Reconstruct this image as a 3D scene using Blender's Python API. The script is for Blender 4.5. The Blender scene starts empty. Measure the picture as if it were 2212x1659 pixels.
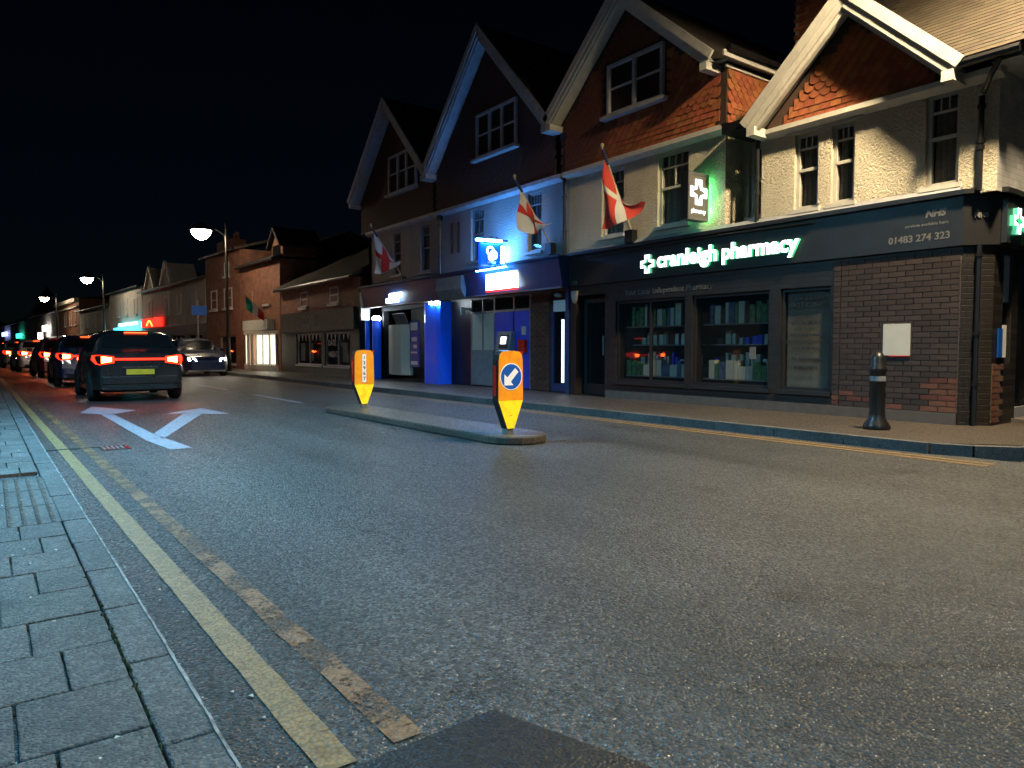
import bpy, bmesh, math, random
from math import radians, sin, cos, pi, atan2, hypot, sqrt
from mathutils import Vector, Matrix

random.seed(7)
S = bpy.context.scene
COL = S.collection

# ------------------------------------------------------------------ camera
EYE = 1.1
cam = bpy.data.cameras.new('camera'); camo = bpy.data.objects.new('camera', cam); COL.objects.link(camo)
camo.location = (0, 0, EYE)
camo.rotation_euler = (radians(90 - 2.88), 0, radians(-36.2))
cam.sensor_width = 36; cam.lens = 36 * 1540 / 2212
cam.clip_start = 0.05; cam.clip_end = 2000
S.camera = camo
# ------------------------------------------------------------------ world: night sky
W = bpy.data.worlds.new('World'); S.world = W; W.use_nodes = True
wn = W.node_tree
sky = wn.nodes.new('ShaderNodeTexSky'); sky.sky_type = 'NISHITA'; sky.sun_disc = False
sky.sun_elevation = radians(14); sky.sun_rotation = radians(200); sky.ozone_density = 7; sky.dust_density = 0.2
bg = wn.nodes['Background']; bg.inputs['Strength'].default_value = 0.0005
wn.links.new(sky.outputs['Color'], bg.inputs['Color'])
# moonlight
sd = bpy.data.lights.new('moon', 'SUN'); sd.energy = 0.012; sd.angle = radians(0.5); sd.color = (0.8, 0.88, 1)
so = bpy.data.objects.new('moon', sd); COL.objects.link(so); so.rotation_euler = (radians(76), 0, radians(200))
# ------------------------------------------------------------------ exposure and sampling
S.view_settings.view_transform = 'Standard'; S.view_settings.look = 'None'
S.view_settings.exposure = 0; S.view_settings.gamma = 1; S.view_settings.use_curve_mapping = False
S.render.engine = 'CYCLES'
S.cycles.use_denoising = True
try: S.cycles.denoiser = 'OPENIMAGEDENOISE'
except Exception: pass
S.cycles.max_bounces = 5; S.cycles.diffuse_bounces = 1; S.cycles.glossy_bounces = 3; S.cycles.transparent_max_bounces = 12
S.cycles.sample_clamp_indirect = 3.0; S.cycles.caustics_reflective = False; S.cycles.caustics_refractive = False

# ------------------------------------------------------------------ materials
MATS = {}
def new_mat(name):
    m = bpy.data.materials.new(name); m.use_nodes = True; MATS[name] = m
    nt = m.node_tree; b = nt.nodes['Principled BSDF']
    return m, nt, b
def coords(nt, scale=(1, 1, 1), kind='Object', swap=None):
    tc = nt.nodes.new('ShaderNodeTexCoord'); out = tc.outputs[kind]
    if swap:
        sp = nt.nodes.new('ShaderNodeSeparateXYZ'); cb = nt.nodes.new('ShaderNodeCombineXYZ')
        nt.links.new(out, sp.inputs[0])
        for i, a in enumerate(swap): nt.links.new(sp.outputs[a], cb.inputs[i])
        out = cb.outputs[0]
    mp = nt.nodes.new('ShaderNodeMapping'); mp.inputs['Scale'].default_value = scale
    nt.links.new(out, mp.inputs[0]); return mp.outputs[0]
def noise(nt, vec, scale, detail=3, rough=0.55):
    n = nt.nodes.new('ShaderNodeTexNoise'); n.inputs['Scale'].default_value = scale
    n.inputs['Detail'].default_value = detail; n.inputs['Roughness'].default_value = rough
    nt.links.new(vec, n.inputs['Vector']); return n.outputs['Fac']
def ramp(nt, fac, stops):
    r = nt.nodes.new('ShaderNodeValToRGB'); el = r.color_ramp.elements
    while len(el) < len(stops): el.new(0.5)
    for e, (p, c) in zip(el, stops):
        e.position = p; e.color = (c, c, c, 1) if not isinstance(c, (tuple, list)) else (*c, 1)
    nt.links.new(fac, r.inputs[0]); return r.outputs[0]
def mathn(nt, op, a, b):
    n = nt.nodes.new('ShaderNodeMath'); n.operation = op
    for i, v in enumerate((a, b)):
        if isinstance(v, (int, float)): n.inputs[i].default_value = v
        else: nt.links.new(v, n.inputs[i])
    return n.outputs[0]
def mixc(nt, fac, a, b, mode='MIX'):
    n = nt.nodes.new('ShaderNodeMix'); n.data_type = 'RGBA'; n.blend_type = mode
    for s, v in ((n.inputs[0], fac), (n.inputs[6], a), (n.inputs[7], b)):
        if isinstance(v, (int, float)): s.default_value = v
        elif isinstance(v, (tuple, list)): s.default_value = (*v, 1)
        else: nt.links.new(v, s)
    return n.outputs[2]
def bump(nt, b, height, strength=0.5, dist=0.01):
    n = nt.nodes.new('ShaderNodeBump'); n.inputs['Strength'].default_value = strength; n.inputs['Distance'].default_value = dist
    nt.links.new(height, n.inputs['Height']); nt.links.new(n.outputs[0], b.inputs['Normal'])
def plain(name, col, rough=0.6, metal=0.0, var=0.25, vscale=6, bstr=0.15, bscale=40, spec=0.5, coat=0):
    m, nt, b = new_mat(name)
    v = coords(nt); n = noise(nt, v, vscale, 4)
    f = ramp(nt, n, [(0.3, 1 - var), (0.7, 1.0)])
    c = mixc(nt, 1.0, col, f, 'MULTIPLY'); nt.links.new(c, b.inputs['Base Color'])
    r = ramp(nt, n, [(0.2, min(1, rough + 0.1)), (0.8, max(0.03, rough - 0.05))]); nt.links.new(r, b.inputs['Roughness'])
    b.inputs['Metallic'].default_value = metal; b.inputs['Specular IOR Level'].default_value = spec
    if coat: b.inputs['Coat Weight'].default_value = coat
    if bstr: bump(nt, b, noise(nt, v, bscale, 3), bstr, 0.004)
    return m
def glow(name, col, strength):
    m, nt, b = new_mat(name)
    b.inputs['Base Color'].default_value = (*[min(1, c) * 0.6 for c in col], 1)
    b.inputs['Emission Color'].default_value = (*col, 1); b.inputs['Emission Strength'].default_value = strength
    return m
def pieces(name, col, rough=0.75, var=0.45, hue=0.03, bscale=60, bstr=0.4, speck=False):
    """for many alike pieces: each object its own shade"""
    m, nt, b = new_mat(name)
    oi = nt.nodes.new('ShaderNodeObjectInfo')
    v = coords(nt, kind='Object'); n = noise(nt, v, 14, 4)
    hs = nt.nodes.new('ShaderNodeHueSaturation'); hs.inputs['Color'].default_value = (*col, 1)
    nt.links.new(ramp(nt, oi.outputs['Random'], [(0, 0.5 - hue), (1, 0.5 + hue)]), hs.inputs['Hue'])
    r2 = mathn(nt, 'FRACT', mathn(nt, 'MULTIPLY', oi.outputs['Random'], 13.7), 0)
    val = mathn(nt, 'ADD', mathn(nt, 'MULTIPLY', r2, var), 1 - var * 0.6)
    val = mathn(nt, 'MULTIPLY', val, ramp(nt, n, [(0.3, 0.75), (0.7, 1.05)]))
    nt.links.new(val, hs.inputs['Value']); nt.links.new(hs.outputs[0], b.inputs['Base Color'])
    b.inputs['Roughness'].default_value = rough
    if speck:
        vo = nt.nodes.new('ShaderNodeTexVoronoi'); vo.inputs['Scale'].default_value = 95; nt.links.new(v, vo.inputs['Vector'])
        c2 = mixc(nt, 1.0, hs.outputs[0], ramp(nt, vo.outputs['Color'], [(.1, .55), (.55, 1.0), (.95, 1.7)]), 'MULTIPLY')
        c2 = mixc(nt, 1.0, c2, ramp(nt, noise(nt, v, 2.3, 5, .65), [(.3, .6), (.7, 1.15)]), 'MULTIPLY'); nt.links.new(c2, b.inputs['Base Color'])
        bump(nt, b, mathn(nt, 'ADD', mathn(nt, 'MULTIPLY', vo.outputs['Distance'], -1.0), mathn(nt, 'MULTIPLY', noise(nt, v, 9, 4), 1.2)), bstr, 0.006)
    else: bump(nt, b, noise(nt, v, bscale, 3), bstr, 0.004)
    return m
def glass(name, tint=(0.02, 0.022, 0.025), trans=0.5, rough=0.03):
    m, nt, b = new_mat(name)
    b.inputs['Base Color'].default_value = (*tint, 1); b.inputs['Roughness'].default_value = rough
    b.inputs['Specular IOR Level'].default_value = 0.7
    b.inputs['Alpha'].default_value = 1 - trans
    return m
def brickmat(name, c1, c2, mortar, swap, bw=0.225, bh=0.075, rough=0.8, bstr=0.6):
    m, nt, b = new_mat(name)
    v = coords(nt, swap=swap)
    br = nt.nodes.new('ShaderNodeTexBrick')
    br.inputs['Color1'].default_value = (*c1, 1); br.inputs['Color2'].default_value = (*c2, 1); br.inputs['Mortar'].default_value = (*mortar, 1)
    br.inputs['Scale'].default_value = 1; br.inputs['Brick Width'].default_value = bw; br.inputs['Row Height'].default_value = bh
    br.inputs['Mortar Size'].default_value = 0.006; br.inputs['Mortar Smooth'].default_value = 0.3
    nt.links.new(v, br.inputs['Vector'])
    n = noise(nt, coords(nt), 3, 5)
    c = mixc(nt, 1.0, br.outputs['Color'], ramp(nt, n, [(0.3, 0.6), (0.7, 1.1)]), 'MULTIPLY')
    nt.links.new(c, b.inputs['Base Color']); b.inputs['Roughness'].default_value = rough
    h = mathn(nt, 'SUBTRACT', mathn(nt, 'MULTIPLY', noise(nt, coords(nt), 70, 3), 0.4), br.outputs['Fac'])
    bump(nt, b, h, bstr, 0.006)
    return m
def tilemat(name, col, swap):
    m, nt, b = new_mat(name)
    v = coords(nt, swap=swap)
    br = nt.nodes.new('ShaderNodeTexBrick')
    br.inputs['Color1'].default_value = (*[c * 0.7 for c in col], 1); br.inputs['Color2'].default_value = (*col, 1)
    br.inputs['Mortar'].default_value = (*[c * 0.25 for c in col], 1); br.inputs['Scale'].default_value = 1
    br.inputs['Brick Width'].default_value = 0.17; br.inputs['Row Height'].default_value = 0.1; br.inputs['Mortar Size'].default_value = 0.008
    nt.links.new(v, br.inputs['Vector']); nt.links.new(br.outputs['Color'], b.inputs['Base Color'])
    b.inputs['Roughness'].default_value = 0.8
    bump(nt, b, mathn(nt, 'SUBTRACT', mathn(nt, 'MULTIPLY', noise(nt, coords(nt), 30, 3), 0.5), br.outputs['Fac']), 0.7, 0.01)
    return m
def roughcast(name, col):
    m, nt, b = new_mat(name)
    v = coords(nt)
    vo = nt.nodes.new('ShaderNodeTexVoronoi'); vo.feature = 'SMOOTH_F1'; vo.inputs['Scale'].default_value = 40
    nt.links.new(mixc(nt, 0.12, v, mathn(nt, 'MULTIPLY', noise(nt, v, 9, 3), 1.0)), vo.inputs['Vector'])
    lump = ramp(nt, noise(nt, v, 30, 4, 0.65), [(0.36, 0), (0.6, 1)])
    h = mathn(nt, 'ADD', mathn(nt, 'MULTIPLY', lump, 0.8), mathn(nt, 'MULTIPLY', vo.outputs['Distance'], -1.0))
    h = mathn(nt, 'ADD', h, mathn(nt, 'MULTIPLY', noise(nt, v, 90, 2), 0.15))
    bump(nt, b, h, 1.0, 0.017)
    st = noise(nt, coords(nt, (1, 1, 0.35)), 1.6, 5)
    c = mixc(nt, 1.0, col, ramp(nt, st, [(0.3, 0.8), (0.65, 1.0)]), 'MULTIPLY')
    c = mixc(nt, 1.0, c, ramp(nt, lump, [(0.0, 0.85), (0.6, 1.0)]), 'MULTIPLY')
    nt.links.new(c, b.inputs['Base Color']); b.inputs['Roughness'].default_value = 0.9
    return m
def asphalt(name, base=0.05, scale=75, dist=0.011, warm=0.0, tracks=False):
    m, nt, b = new_mat(name)
    v = coords(nt)
    vo = nt.nodes.new('ShaderNodeTexVoronoi'); vo.inputs['Scale'].default_value = scale; nt.links.new(v, vo.inputs['Vector'])
    big = noise(nt, v, 0.7, 6, 0.6)
    chip = ramp(nt, vo.outputs['Color'], [(0.15, base * 0.55), (0.6, base), (0.95, base * 2.3)])
    c = mixc(nt, 1.0, chip, ramp(nt, big, [(0.3, 0.7), (0.7, 1.15)]), 'MULTIPLY')
    if tracks:
        t1 = noise(nt, coords(nt, (1.1, 0.045, 1)), 1.0, 4, 0.6); t2 = noise(nt, coords(nt, (6, 0.5, 1)), 0.7, 5, 0.7)
        c = mixc(nt, 1.0, c, ramp(nt, t1, [(0.3, 0.5), (0.5, 1.0), (0.7, 1.45)]), 'MULTIPLY')
        c = mixc(nt, 1.0, c, ramp(nt, t2, [(0.3, 0.8), (0.6, 1.08)]), 'MULTIPLY')
        oil = noise(nt, v, 1.9, 3, 0.5); c = mixc(nt, 1.0, c, ramp(nt, oil, [(0.29, 0.4), (0.37, 1.0)]), 'MULTIPLY')
        vc = nt.nodes.new('ShaderNodeTexVoronoi'); vc.feature = 'DISTANCE_TO_EDGE'; vc.inputs['Scale'].default_value = 0.55
        nt.links.new(mixc(nt, 0.35, coords(nt), noise(nt, coords(nt), 2.5, 5, 0.7)), vc.inputs['Vector'])
        c = mixc(nt, 1.0, c, ramp(nt, vc.outputs['Distance'], [(0.0, 0.5), (0.006, 1.0)]), 'MULTIPLY')
    if warm: c = mixc(nt, 1.0, c, (1, 1 - warm, 1 - 1.8 * warm), 'MULTIPLY')
    nt.links.new(c, b.inputs['Base Color'])
    h = mathn(nt, 'ADD', mathn(nt, 'MULTIPLY', vo.outputs['Distance'], -1.0), mathn(nt, 'MULTIPLY', noise(nt, v, 22, 3), 0.35))
    bump(nt, b, h, 0.9, dist)
    nt.links.new(ramp(nt, vo.outputs['Color'], [(0.1, 0.8), (0.5, .5), (0.9, 0.3)]), b.inputs['Roughness'])
    return m
def worn_paint(name, col, wear, residue=0.0):
    m, nt, b = new_mat(name)
    v = coords(nt)
    n = mathn(nt, 'ADD', mathn(nt, 'MULTIPLY', noise(nt, v, 3.5, 4), 0.75), mathn(nt, 'MULTIPLY', noise(nt, v, 45, 4, 0.7), 0.45))
    f = ramp(nt, n, [(wear - 0.02, 0), (wear + 0.02, 1)])
    if residue:
        sp = ramp(nt, noise(nt, v, 120, 3, 0.7), [(0.5, 0), (0.56, residue)]); f = mathn(nt, 'MAXIMUM', f, sp)
    c = mixc(nt, 1.0, col, ramp(nt, noise(nt, v, 18, 5), [(0.3, 0.6), (0.7, 1.05)]), 'MULTIPLY')
    c = mixc(nt, 1.0, c, ramp(nt, noise(nt, coords(nt, (9, 60, 1)), 1, 4, 0.7), [(0.33, 0.5), (0.42, 1.0)]), 'MULTIPLY')
    tr = nt.nodes.new('ShaderNodeBsdfTransparent'); mx = nt.nodes.new('ShaderNodeMixShader')
    nt.links.new(f, mx.inputs[0]); nt.links.new(tr.outputs[0], mx.inputs[1]); nt.links.new(b.outputs[0], mx.inputs[2])
    nt.links.new(mx.outputs[0], nt.nodes['Material Output'].inputs['Surface'])
    nt.links.new(c, b.inputs['Base Color']); b.inputs['Roughness'].default_value = 0.6
    vo = nt.nodes.new('ShaderNodeTexVoronoi'); vo.inputs['Scale'].default_value = 75; nt.links.new(v, vo.inputs['Vector'])
    c = mixc(nt, 1.0, c, ramp(nt, vo.outputs['Distance'], [(0.35, 1.0), (0.75, 0.55)]), 'MULTIPLY'); nt.links.new(c, b.inputs['Base Color'])
    h = mathn(nt, 'ADD', mathn(nt, 'MULTIPLY', vo.outputs['Distance'], -0.6), noise(nt, coords(nt, (30, 8, 30)), 1, 4))
    bump(nt, b, h, 0.8, 0.007)
    return m
def flagmat(name, field, cross, cw=0.11, cx=0.5, saltire=False):
    m, nt, b = new_mat(name)
    tc = nt.nodes.new('ShaderNodeTexCoord'); sp = nt.nodes.new('ShaderNodeSeparateXYZ'); nt.links.new(tc.outputs['UV'], sp.inputs[0])
    a = mathn(nt, 'LESS_THAN', mathn(nt, 'ABSOLUTE', mathn(nt, 'SUBTRACT', sp.outputs[0], cx), 0), cw)
    c = mathn(nt, 'LESS_THAN', mathn(nt, 'ABSOLUTE', mathn(nt, 'SUBTRACT', sp.outputs[1], 0.5), 0), cw * 1.25)
    f = mathn(nt, 'MAXIMUM', a, c)
    nt.links.new(mixc(nt, f, field, cross), b.inputs['Base Color']); b.inputs['Roughness'].default_value = 0.85
    return m
def stripes(name, cols):
    m, nt, b = new_mat(name)
    tc = nt.nodes.new('ShaderNodeTexCoord'); sp = nt.nodes.new('ShaderNodeSeparateXYZ'); nt.links.new(tc.outputs['UV'], sp.inputs[0])
    r = nt.nodes.new('ShaderNodeValToRGB'); r.color_ramp.interpolation = 'CONSTANT'; el = r.color_ramp.elements
    while len(el) < len(cols): el.new(0.5)
    for i, c in enumerate(cols): el[i].position = i / len(cols); el[i].color = (*c, 1)
    nt.links.new(sp.outputs[0], r.inputs[0]); nt.links.new(r.outputs[0], b.inputs['Base Color']); b.inputs['Roughness'].default_value = 0.85
    return m

def lit(m, col, st):
    b = m.node_tree.nodes['Principled BSDF']; b.inputs['Emission Color'].default_value = (*col, 1); b.inputs['Emission Strength'].default_value = st
    if b.inputs['Base Color'].is_linked: m.node_tree.links.new(b.inputs['Base Color'].links[0].from_socket, b.inputs['Emission Color'])
    return m
M_road = asphalt('asphalt', 0.047, tracks=True)
M_patch = asphalt('asphalt_patch', 0.008, 90, 0.003)
M_ground = asphalt('asphalt_ground', 0.03, 20)
M_farpave = asphalt('pavement_far', 0.065, 120, 0.002, 0.2)
M_paver = pieces('paver_stone', (0.125, 0.12, 0.115), 0.7, 0.35, 0.02, 110, 1.0, speck=True)
M_kerb = pieces('kerb_stone', (0.12, 0.12, 0.12), 0.7, 0.25, 0.01, 130, 1.0, speck=True)
M_joint = plain('joint_mortar', (0.1, 0.1, 0.095), 0.9, var=.7, vscale=9, bstr=0.9, bscale=90)
M_yellow = worn_paint('yellow_paint', (0.34, 0.215, 0.085), 0.46, 0.8)
M_yellow_old = worn_paint('yellow_paint_worn', (0.3, 0.16, 0.07), 0.60, 0.8)
M_white = worn_paint('white_paint', (0.38, 0.36, 0.42), 0.45, 0.8)
M_render = roughcast('roughcast_cream', (0.84, 0.76, 0.57))
M_render2 = roughcast('roughcast_grey', (0.55, 0.53, 0.5))
M_trim = plain('white_trim', (0.72, 0.69, 0.6), 0.5, var=0.2, bstr=0.1)
M_trimg = plain('grey_trim', (0.5, 0.5, 0.5), 0.55, var=0.3)
M_tile = pieces('hung_tile', (0.4, 0.12, 0.042), 0.8, 0.4, 0.012)
M_tiled = pieces('hung_tile_dark', (0.09, 0.045, 0.032), 0.8, 0.5, 0.02)
M_tile_shaded = pieces('hung_tile_shaded', (0.2, 0.075, 0.035), 0.85, 0.4, 0.012)  # orange hung tile darkened to paint the shade on the left gable
M_rooft = pieces('roof_tile', (0.055, 0.042, 0.025), 0.85, 0.5, 0.02)
M_roof = tilemat('roof_tiles_dark', (0.06, 0.047, 0.036), (1, 0, 2))
M_brickp = pieces('brick_red', (0.3, 0.1, 0.055), 0.85, 0.5, 0.015)
M_brickd = pieces('brick_dark', (0.045, 0.03, 0.026), 0.7, 0.5, 0.01)
M_brickm = pieces('brick_brown_red', (0.15, 0.055, 0.036), 0.8, 0.6, 0.015)
M_mortar = plain('mortar', (0.3, 0.27, 0.22), 0.9, bstr=0.5)
M_mortard = plain('mortar_dark', (0.12, 0.1, 0.09), 0.9, bstr=0.5)
M_bwallx = brickmat('brick_wall_x', (0.28, 0.1, 0.05), (0.2, 0.07, 0.04), (0.22, 0.19, 0.15), (1, 2, 0))
M_bwally = brickmat('brick_wall_y', (0.28, 0.1, 0.05), (0.2, 0.07, 0.04), (0.22, 0.19, 0.15), (0, 2, 1))
M_shopbrick = brickmat('painted_brick', (0.024, 0.02, 0.019), (0.018, 0.015, 0.014), (0.012, 0.01, 0.01), (1, 2, 0), rough=0.45)
M_shopblack = plain('shop_black', (0.022, 0.022, 0.024), 0.4, var=0.3, bscale=8)
M_black = plain('black_iron', (0.012, 0.012, 0.013), 0.35, var=0.3)
M_dark = plain('interior_dark', (0.03, 0.028, 0.025), 0.9)
M_navy = plain('navy_panel', (0.016, 0.055, 0.17), 0.4, var=0.2)
M_blue = plain('blue_panel', (0.005, 0.09, 0.85), 0.35, var=0.15, bstr=0.03)
M_blueglow = lit(plain('blue_panel_glow', (0.005, 0.09, 0.85), 0.35, var=0.1, bstr=0.0), (0.0, .1, 1.0), .16)  # faint glow put into the blue, standing in for downlight on it
M_grey = plain('grey_panel', (0.3, 0.31, 0.33), 0.5)
M_pale = plain('pale_panel', (0.55, 0.6, 0.52), 0.5, var=0.1)
M_whitep = plain('white_plastic', (0.75, 0.76, 0.76), 0.4, var=0.1, bstr=0.02)
M_wbrick = brickmat('white_painted_brick', (0.66, 0.66, 0.66), (0.6, 0.6, 0.61), (0.5, 0.5, 0.5), (0, 2, 1), rough=0.6)
M_glass = glass('window_glass', trans=0.85)
M_shopglass = glass('shop_glass', trans=0.75)
M_curtain = plain('net_curtain', (0.75, 0.68, 0.55), 0.9, var=0.3, vscale=12)
M_metal = plain('galvanised', (0.35, 0.35, 0.36), 0.4, 0.7)
M_amber = plain('bollard_amber', (0.95, 0.33, 0.012), 0.45, var=0.4, vscale=9, bstr=0.03); lit(M_amber, (1.0, .3, .01), .5)  # own glow added to the bollard face, standing in for headlight light
M_byellow = plain('bollard_yellow', (0.95, 0.66, 0.015), 0.45, var=0.35, vscale=9, bstr=0.03); lit(M_byellow, (1.0, .62, .01), .75)  # yellow face gets the same added headlight glow
M_signblue = plain('sign_blue', (0.01, 0.09, 0.4), 0.35, var=0.1, bstr=0)
M_bolblue = lit(plain('bollard_disc_blue', (0.01, 0.09, 0.4), 0.35, var=0.1, bstr=0), (.01, .1, .5), .4)  # disc blue with headlight glow put into it
M_bolwhite = lit(plain('bollard_white', (0.8, 0.8, 0.8), 0.35, var=0.1, bstr=0), (1, 1, 1), .45)  # bollard white with headlight glow put into it
M_signwhite = plain('sign_white', (0.8, 0.8, 0.8), 0.35, var=0.1, bstr=0)
M_redrefl = plain('red_reflector', (0.6, 0.015, 0.01), 0.25, bstr=0)
M_text = plain('text_grey', (0.2, 0.195, 0.185), 0.5, bstr=0)
M_textb = plain('text_black', (0.015, 0.015, 0.015), 0.5, bstr=0)
M_textp = plain('text_on_glass', (0.17, 0.16, 0.145), 0.5, bstr=0)
M_panel = plain('clinic_panel', (0.34, 0.32, 0.26), 0.5, bstr=0)
M_paper = plain('paper', (0.6, 0.6, 0.54), 0.8, var=0.1)
M_green = plain('cook_green', (0.03, 0.045, 0.04), 0.5)
M_dgreen = plain('reflected_green', (.12, .34, .13), .5, var=.7, vscale=16, bstr=0); M_dblue = plain('reflected_blue', (.12, .2, .36), .5, var=.7, vscale=16, bstr=0)  # green and blue imitating the sign's reflection in the shop glass
M_moss = plain('moss', (0.045, 0.06, 0.025), 0.95)
M_woodp = plain('pole_wood', (0.6, 0.5, 0.32), 0.5)
# emitters
G_lamp = glow('lamp_bowl_warm', (1.0, 0.8, 0.55), 120)
G_lampk = glow('lamp_bowl_key', (1.0, 0.78, 0.48), 2050)
G_lampc = glow('added_lamp_cool', (0.22, 0.68, 1.0), 2500)  # bowl of the added near-side lamps
G_letter = glow('letter_face', (0.95, 1.0, 1.0), 3.2)
G_letterg = glow('letter_halo', (0.12, 1.0, 0.5), 0.6)
G_green = glow('sign_edge_green', (0.15, 1.0, 0.3), 14)
G_bankw = glow('bank_sign_white', (0.75, 0.92, 1.0), 9)
G_strip = glow('strip_lamp_blue', (0.07, 0.34, 1.0), 160)
G_blue = glow('blue_lightbox', (0.0, 0.1, 1.0), 0.9)
G_spot = glow('spot_white', (0.8, 0.92, 1.0), 160)
G_atm = glow('atm_screen', (0.8, 0.9, 1.0), 3)
G_shopw = glow('shop_window_lit', (1.0, 0.93, 0.72), 4)
G_cyan = glow('cyan_sign', (0.05, 0.75, 0.85), 5)
G_cyanw = glow('cyan_white', (0.6, 1.0, 1.0), 6)
G_red = glow('red_sign', (1.0, 0.02, 0.01), 2.5)
G_yel = glow('yellow_mark', (1.0, 0.7, 0.1), 2)
G_far = glow('far_white', (1.0, 0.9, 0.8), 6)
G_fargreen = glow('far_green', (0.05, 0.9, 0.6), 2.5)
G_farblue = glow('far_blue', (0.35, 0.45, 1.0), 4)
G_brake = glow('brake_cell', (1.0, 0.14, 0.02), 75)
G_head = glow('headlamp', (1.0, .93, .8), 160)
G_high = glow('high_brake_lamp', (1.0, 0.06, 0.012), 9)
G_tail = glow('tail_lens', (1.0, 0.02, 0.006), 4.5)

# ------------------------------------------------------------------ mesh helpers
def bend(p):
    x, y, z = p
    return (x - 0.06 * (y - 32), y, z) if y > 32 else (x, y, z)
class MB:
    def __init__(s): s.v = []; s.f = []; s.uv = None
    def add(s, vs, fs):
        o = len(s.v); s.v += [tuple(v) for v in vs]; s.f += [tuple(i + o for i in f) for f in fs]; return s
    def box(s, x0, x1, y0, y1, z0, z1):
        vs = [(x, y, z) for x in (x0, x1) for y in (y0, y1) for z in (z0, z1)]
        return s.add(vs, [(0, 1, 3, 2), (4, 6, 7, 5), (0, 4, 5, 1), (2, 3, 7, 6), (0, 2, 6, 4), (1, 5, 7, 3)])
    def quad(s, a, b, c, d): return s.add([a, b, c, d], [(0, 1, 2, 3)])
    def prism(s, poly, vec):
        n = len(poly); vec = Vector(vec)
        vs = [Vector(p) for p in poly]; vs2 = [p + vec for p in vs]
        return s.add(vs + vs2, [tuple(range(n))[::-1], tuple(range(n, 2 * n))] + [(i, (i + 1) % n, n + (i + 1) % n, n + i) for i in range(n)])
    def bar(s, a, b, w, h, up=(0, 0, 1)):
        a, b = Vector(a), Vector(b); d = (b - a).normalized(); up = Vector(up)
        sx = d.cross(up)
        if sx.length < 1e-4: sx = d.cross(Vector((1, 0, 0)))
        sx.normalize(); u = sx.cross(d)
        vs = [p + sx * i * w / 2 + u * j * h / 2 for p in (a, b) for i, j in ((-1, -1), (1, -1), (1, 1), (-1, 1))]
        return s.add(vs, [(0, 1, 2, 3), (7, 6, 5, 4), (0, 4, 5, 1), (1, 5, 6, 2), (2, 6, 7, 3), (3, 7, 4, 0)])
    def tube(s, pts, r, n=8, cap=True):
        pts = [Vector(p) for p in pts]; rs = r if isinstance(r, (list, tuple)) else [r] * len(pts); vs = []
        for i, p in enumerate(pts):
            d = (pts[min(i + 1, len(pts) - 1)] - pts[max(i - 1, 0)]).normalized()
            a = Vector((0, 0, 1)) if abs(d.z) < 0.95 else Vector((1, 0, 0))
            x = d.cross(a).normalized(); y = d.cross(x)
            vs += [p + (x * cos(2 * pi * k / n) + y * sin(2 * pi * k / n)) * rs[i] for k in range(n)]
        fs = [(i * n + k, i * n + (k + 1) % n, (i + 1) * n + (k + 1) % n, (i + 1) * n + k) for i in range(len(pts) - 1) for k in range(n)]
        if cap: fs += [tuple(range(n))[::-1], tuple((len(pts) - 1) * n + k for k in range(n))]
        return s.add(vs, fs)
    def lathe(s, prof, c, n=16, axis='z'):
        vs = []
        for r, h in prof:
            for k in range(n):
                a = 2 * pi * k / n; p = (r * cos(a), r * sin(a), h)
                if axis == 'x': p = (h, r * cos(a), r * sin(a))
                if axis == 'y': p = (r * cos(a), h, r * sin(a))
                vs.append((c[0] + p[0], c[1] + p[1], c[2] + p[2]))
        m = len(prof)
        fs = [(i * n + k, i * n + (k + 1) % n, (i + 1) * n + (k + 1) % n, (i + 1) * n + k) for i in range(m - 1) for k in range(n)]
        if prof[0][0] > 1e-4: fs.append(tuple(range(n))[::-1])
        if prof[-1][0] > 1e-4: fs.append(tuple((m - 1) * n + k for k in range(n)))
        return s.add(vs, fs)
    def wall(s, X, t, y0, y1, z0, z1, holes=(), face='x'):
        """wall with openings: front on plane X facing -, thickness t; holes (y0,y1,z0,z1)"""
        ys = sorted({y0, y1, *[h[0] for h in holes], *[h[1] for h in holes]}); zs = sorted({z0, z1, *[h[2] for h in holes], *[h[3] for h in holes]})
        P = (lambda d, u, v: (X + d, u, v)) if face == 'x' else (lambda d, u, v: (u, X + d, v))
        for a, b in zip(ys, ys[1:]):
            for c, d in zip(zs, zs[1:]):
                if any(h[0] <= a and b <= h[1] and h[2] <= c and d <= h[3] for h in holes): continue
                s.quad(P(0, a, c), P(0, b, c), P(0, b, d), P(0, a, d)); s.quad(P(t, a, c), P(t, a, d), P(t, b, d), P(t, b, c))
        for (a, b, c, d) in list(holes) + [(y0, y1, z0, z1)]:
            s.quad(P(0, a, c), P(t, a, c), P(t, b, c), P(0, b, c)); s.quad(P(0, a, d), P(0, b, d), P(t, b, d), P(t, a, d))
            s.quad(P(0, a, c), P(0, a, d), P(t, a, d), P(t, a, c)); s.quad(P(0, b, c), P(t, b, c), P(t, b, d), P(0, b, d))
        return s
    def build(s, name, mat, parent=None, smooth=False, curve=True, bevel=0):
        me = bpy.data.meshes.new(name)
        me.from_pydata([bend(v) for v in s.v] if curve else s.v, [], s.f)
        bm = bmesh.new(); bm.from_mesh(me); bmesh.ops.recalc_face_normals(bm, faces=bm.faces); bm.to_mesh(me); bm.free()
        if s.uv:
            ul = me.uv_layers.new()
            for l in me.loops: ul.data[l.index].uv = s.uv[l.vertex_index]
        if smooth:
            for p in me.polygons: p.use_smooth = True
        o = bpy.data.objects.new(name, me); COL.objects.link(o)
        if isinstance(mat, (list, tuple)):
            for m in mat: me.materials.append(m)
        else: me.materials.append(mat)
        if parent: adopt(o, parent)
        if bevel:
            bv = o.modifiers.new('bevel', 'BEVEL'); bv.width = bevel; bv.segments = 2; bv.limit_method = 'ANGLE'
        return o
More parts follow.
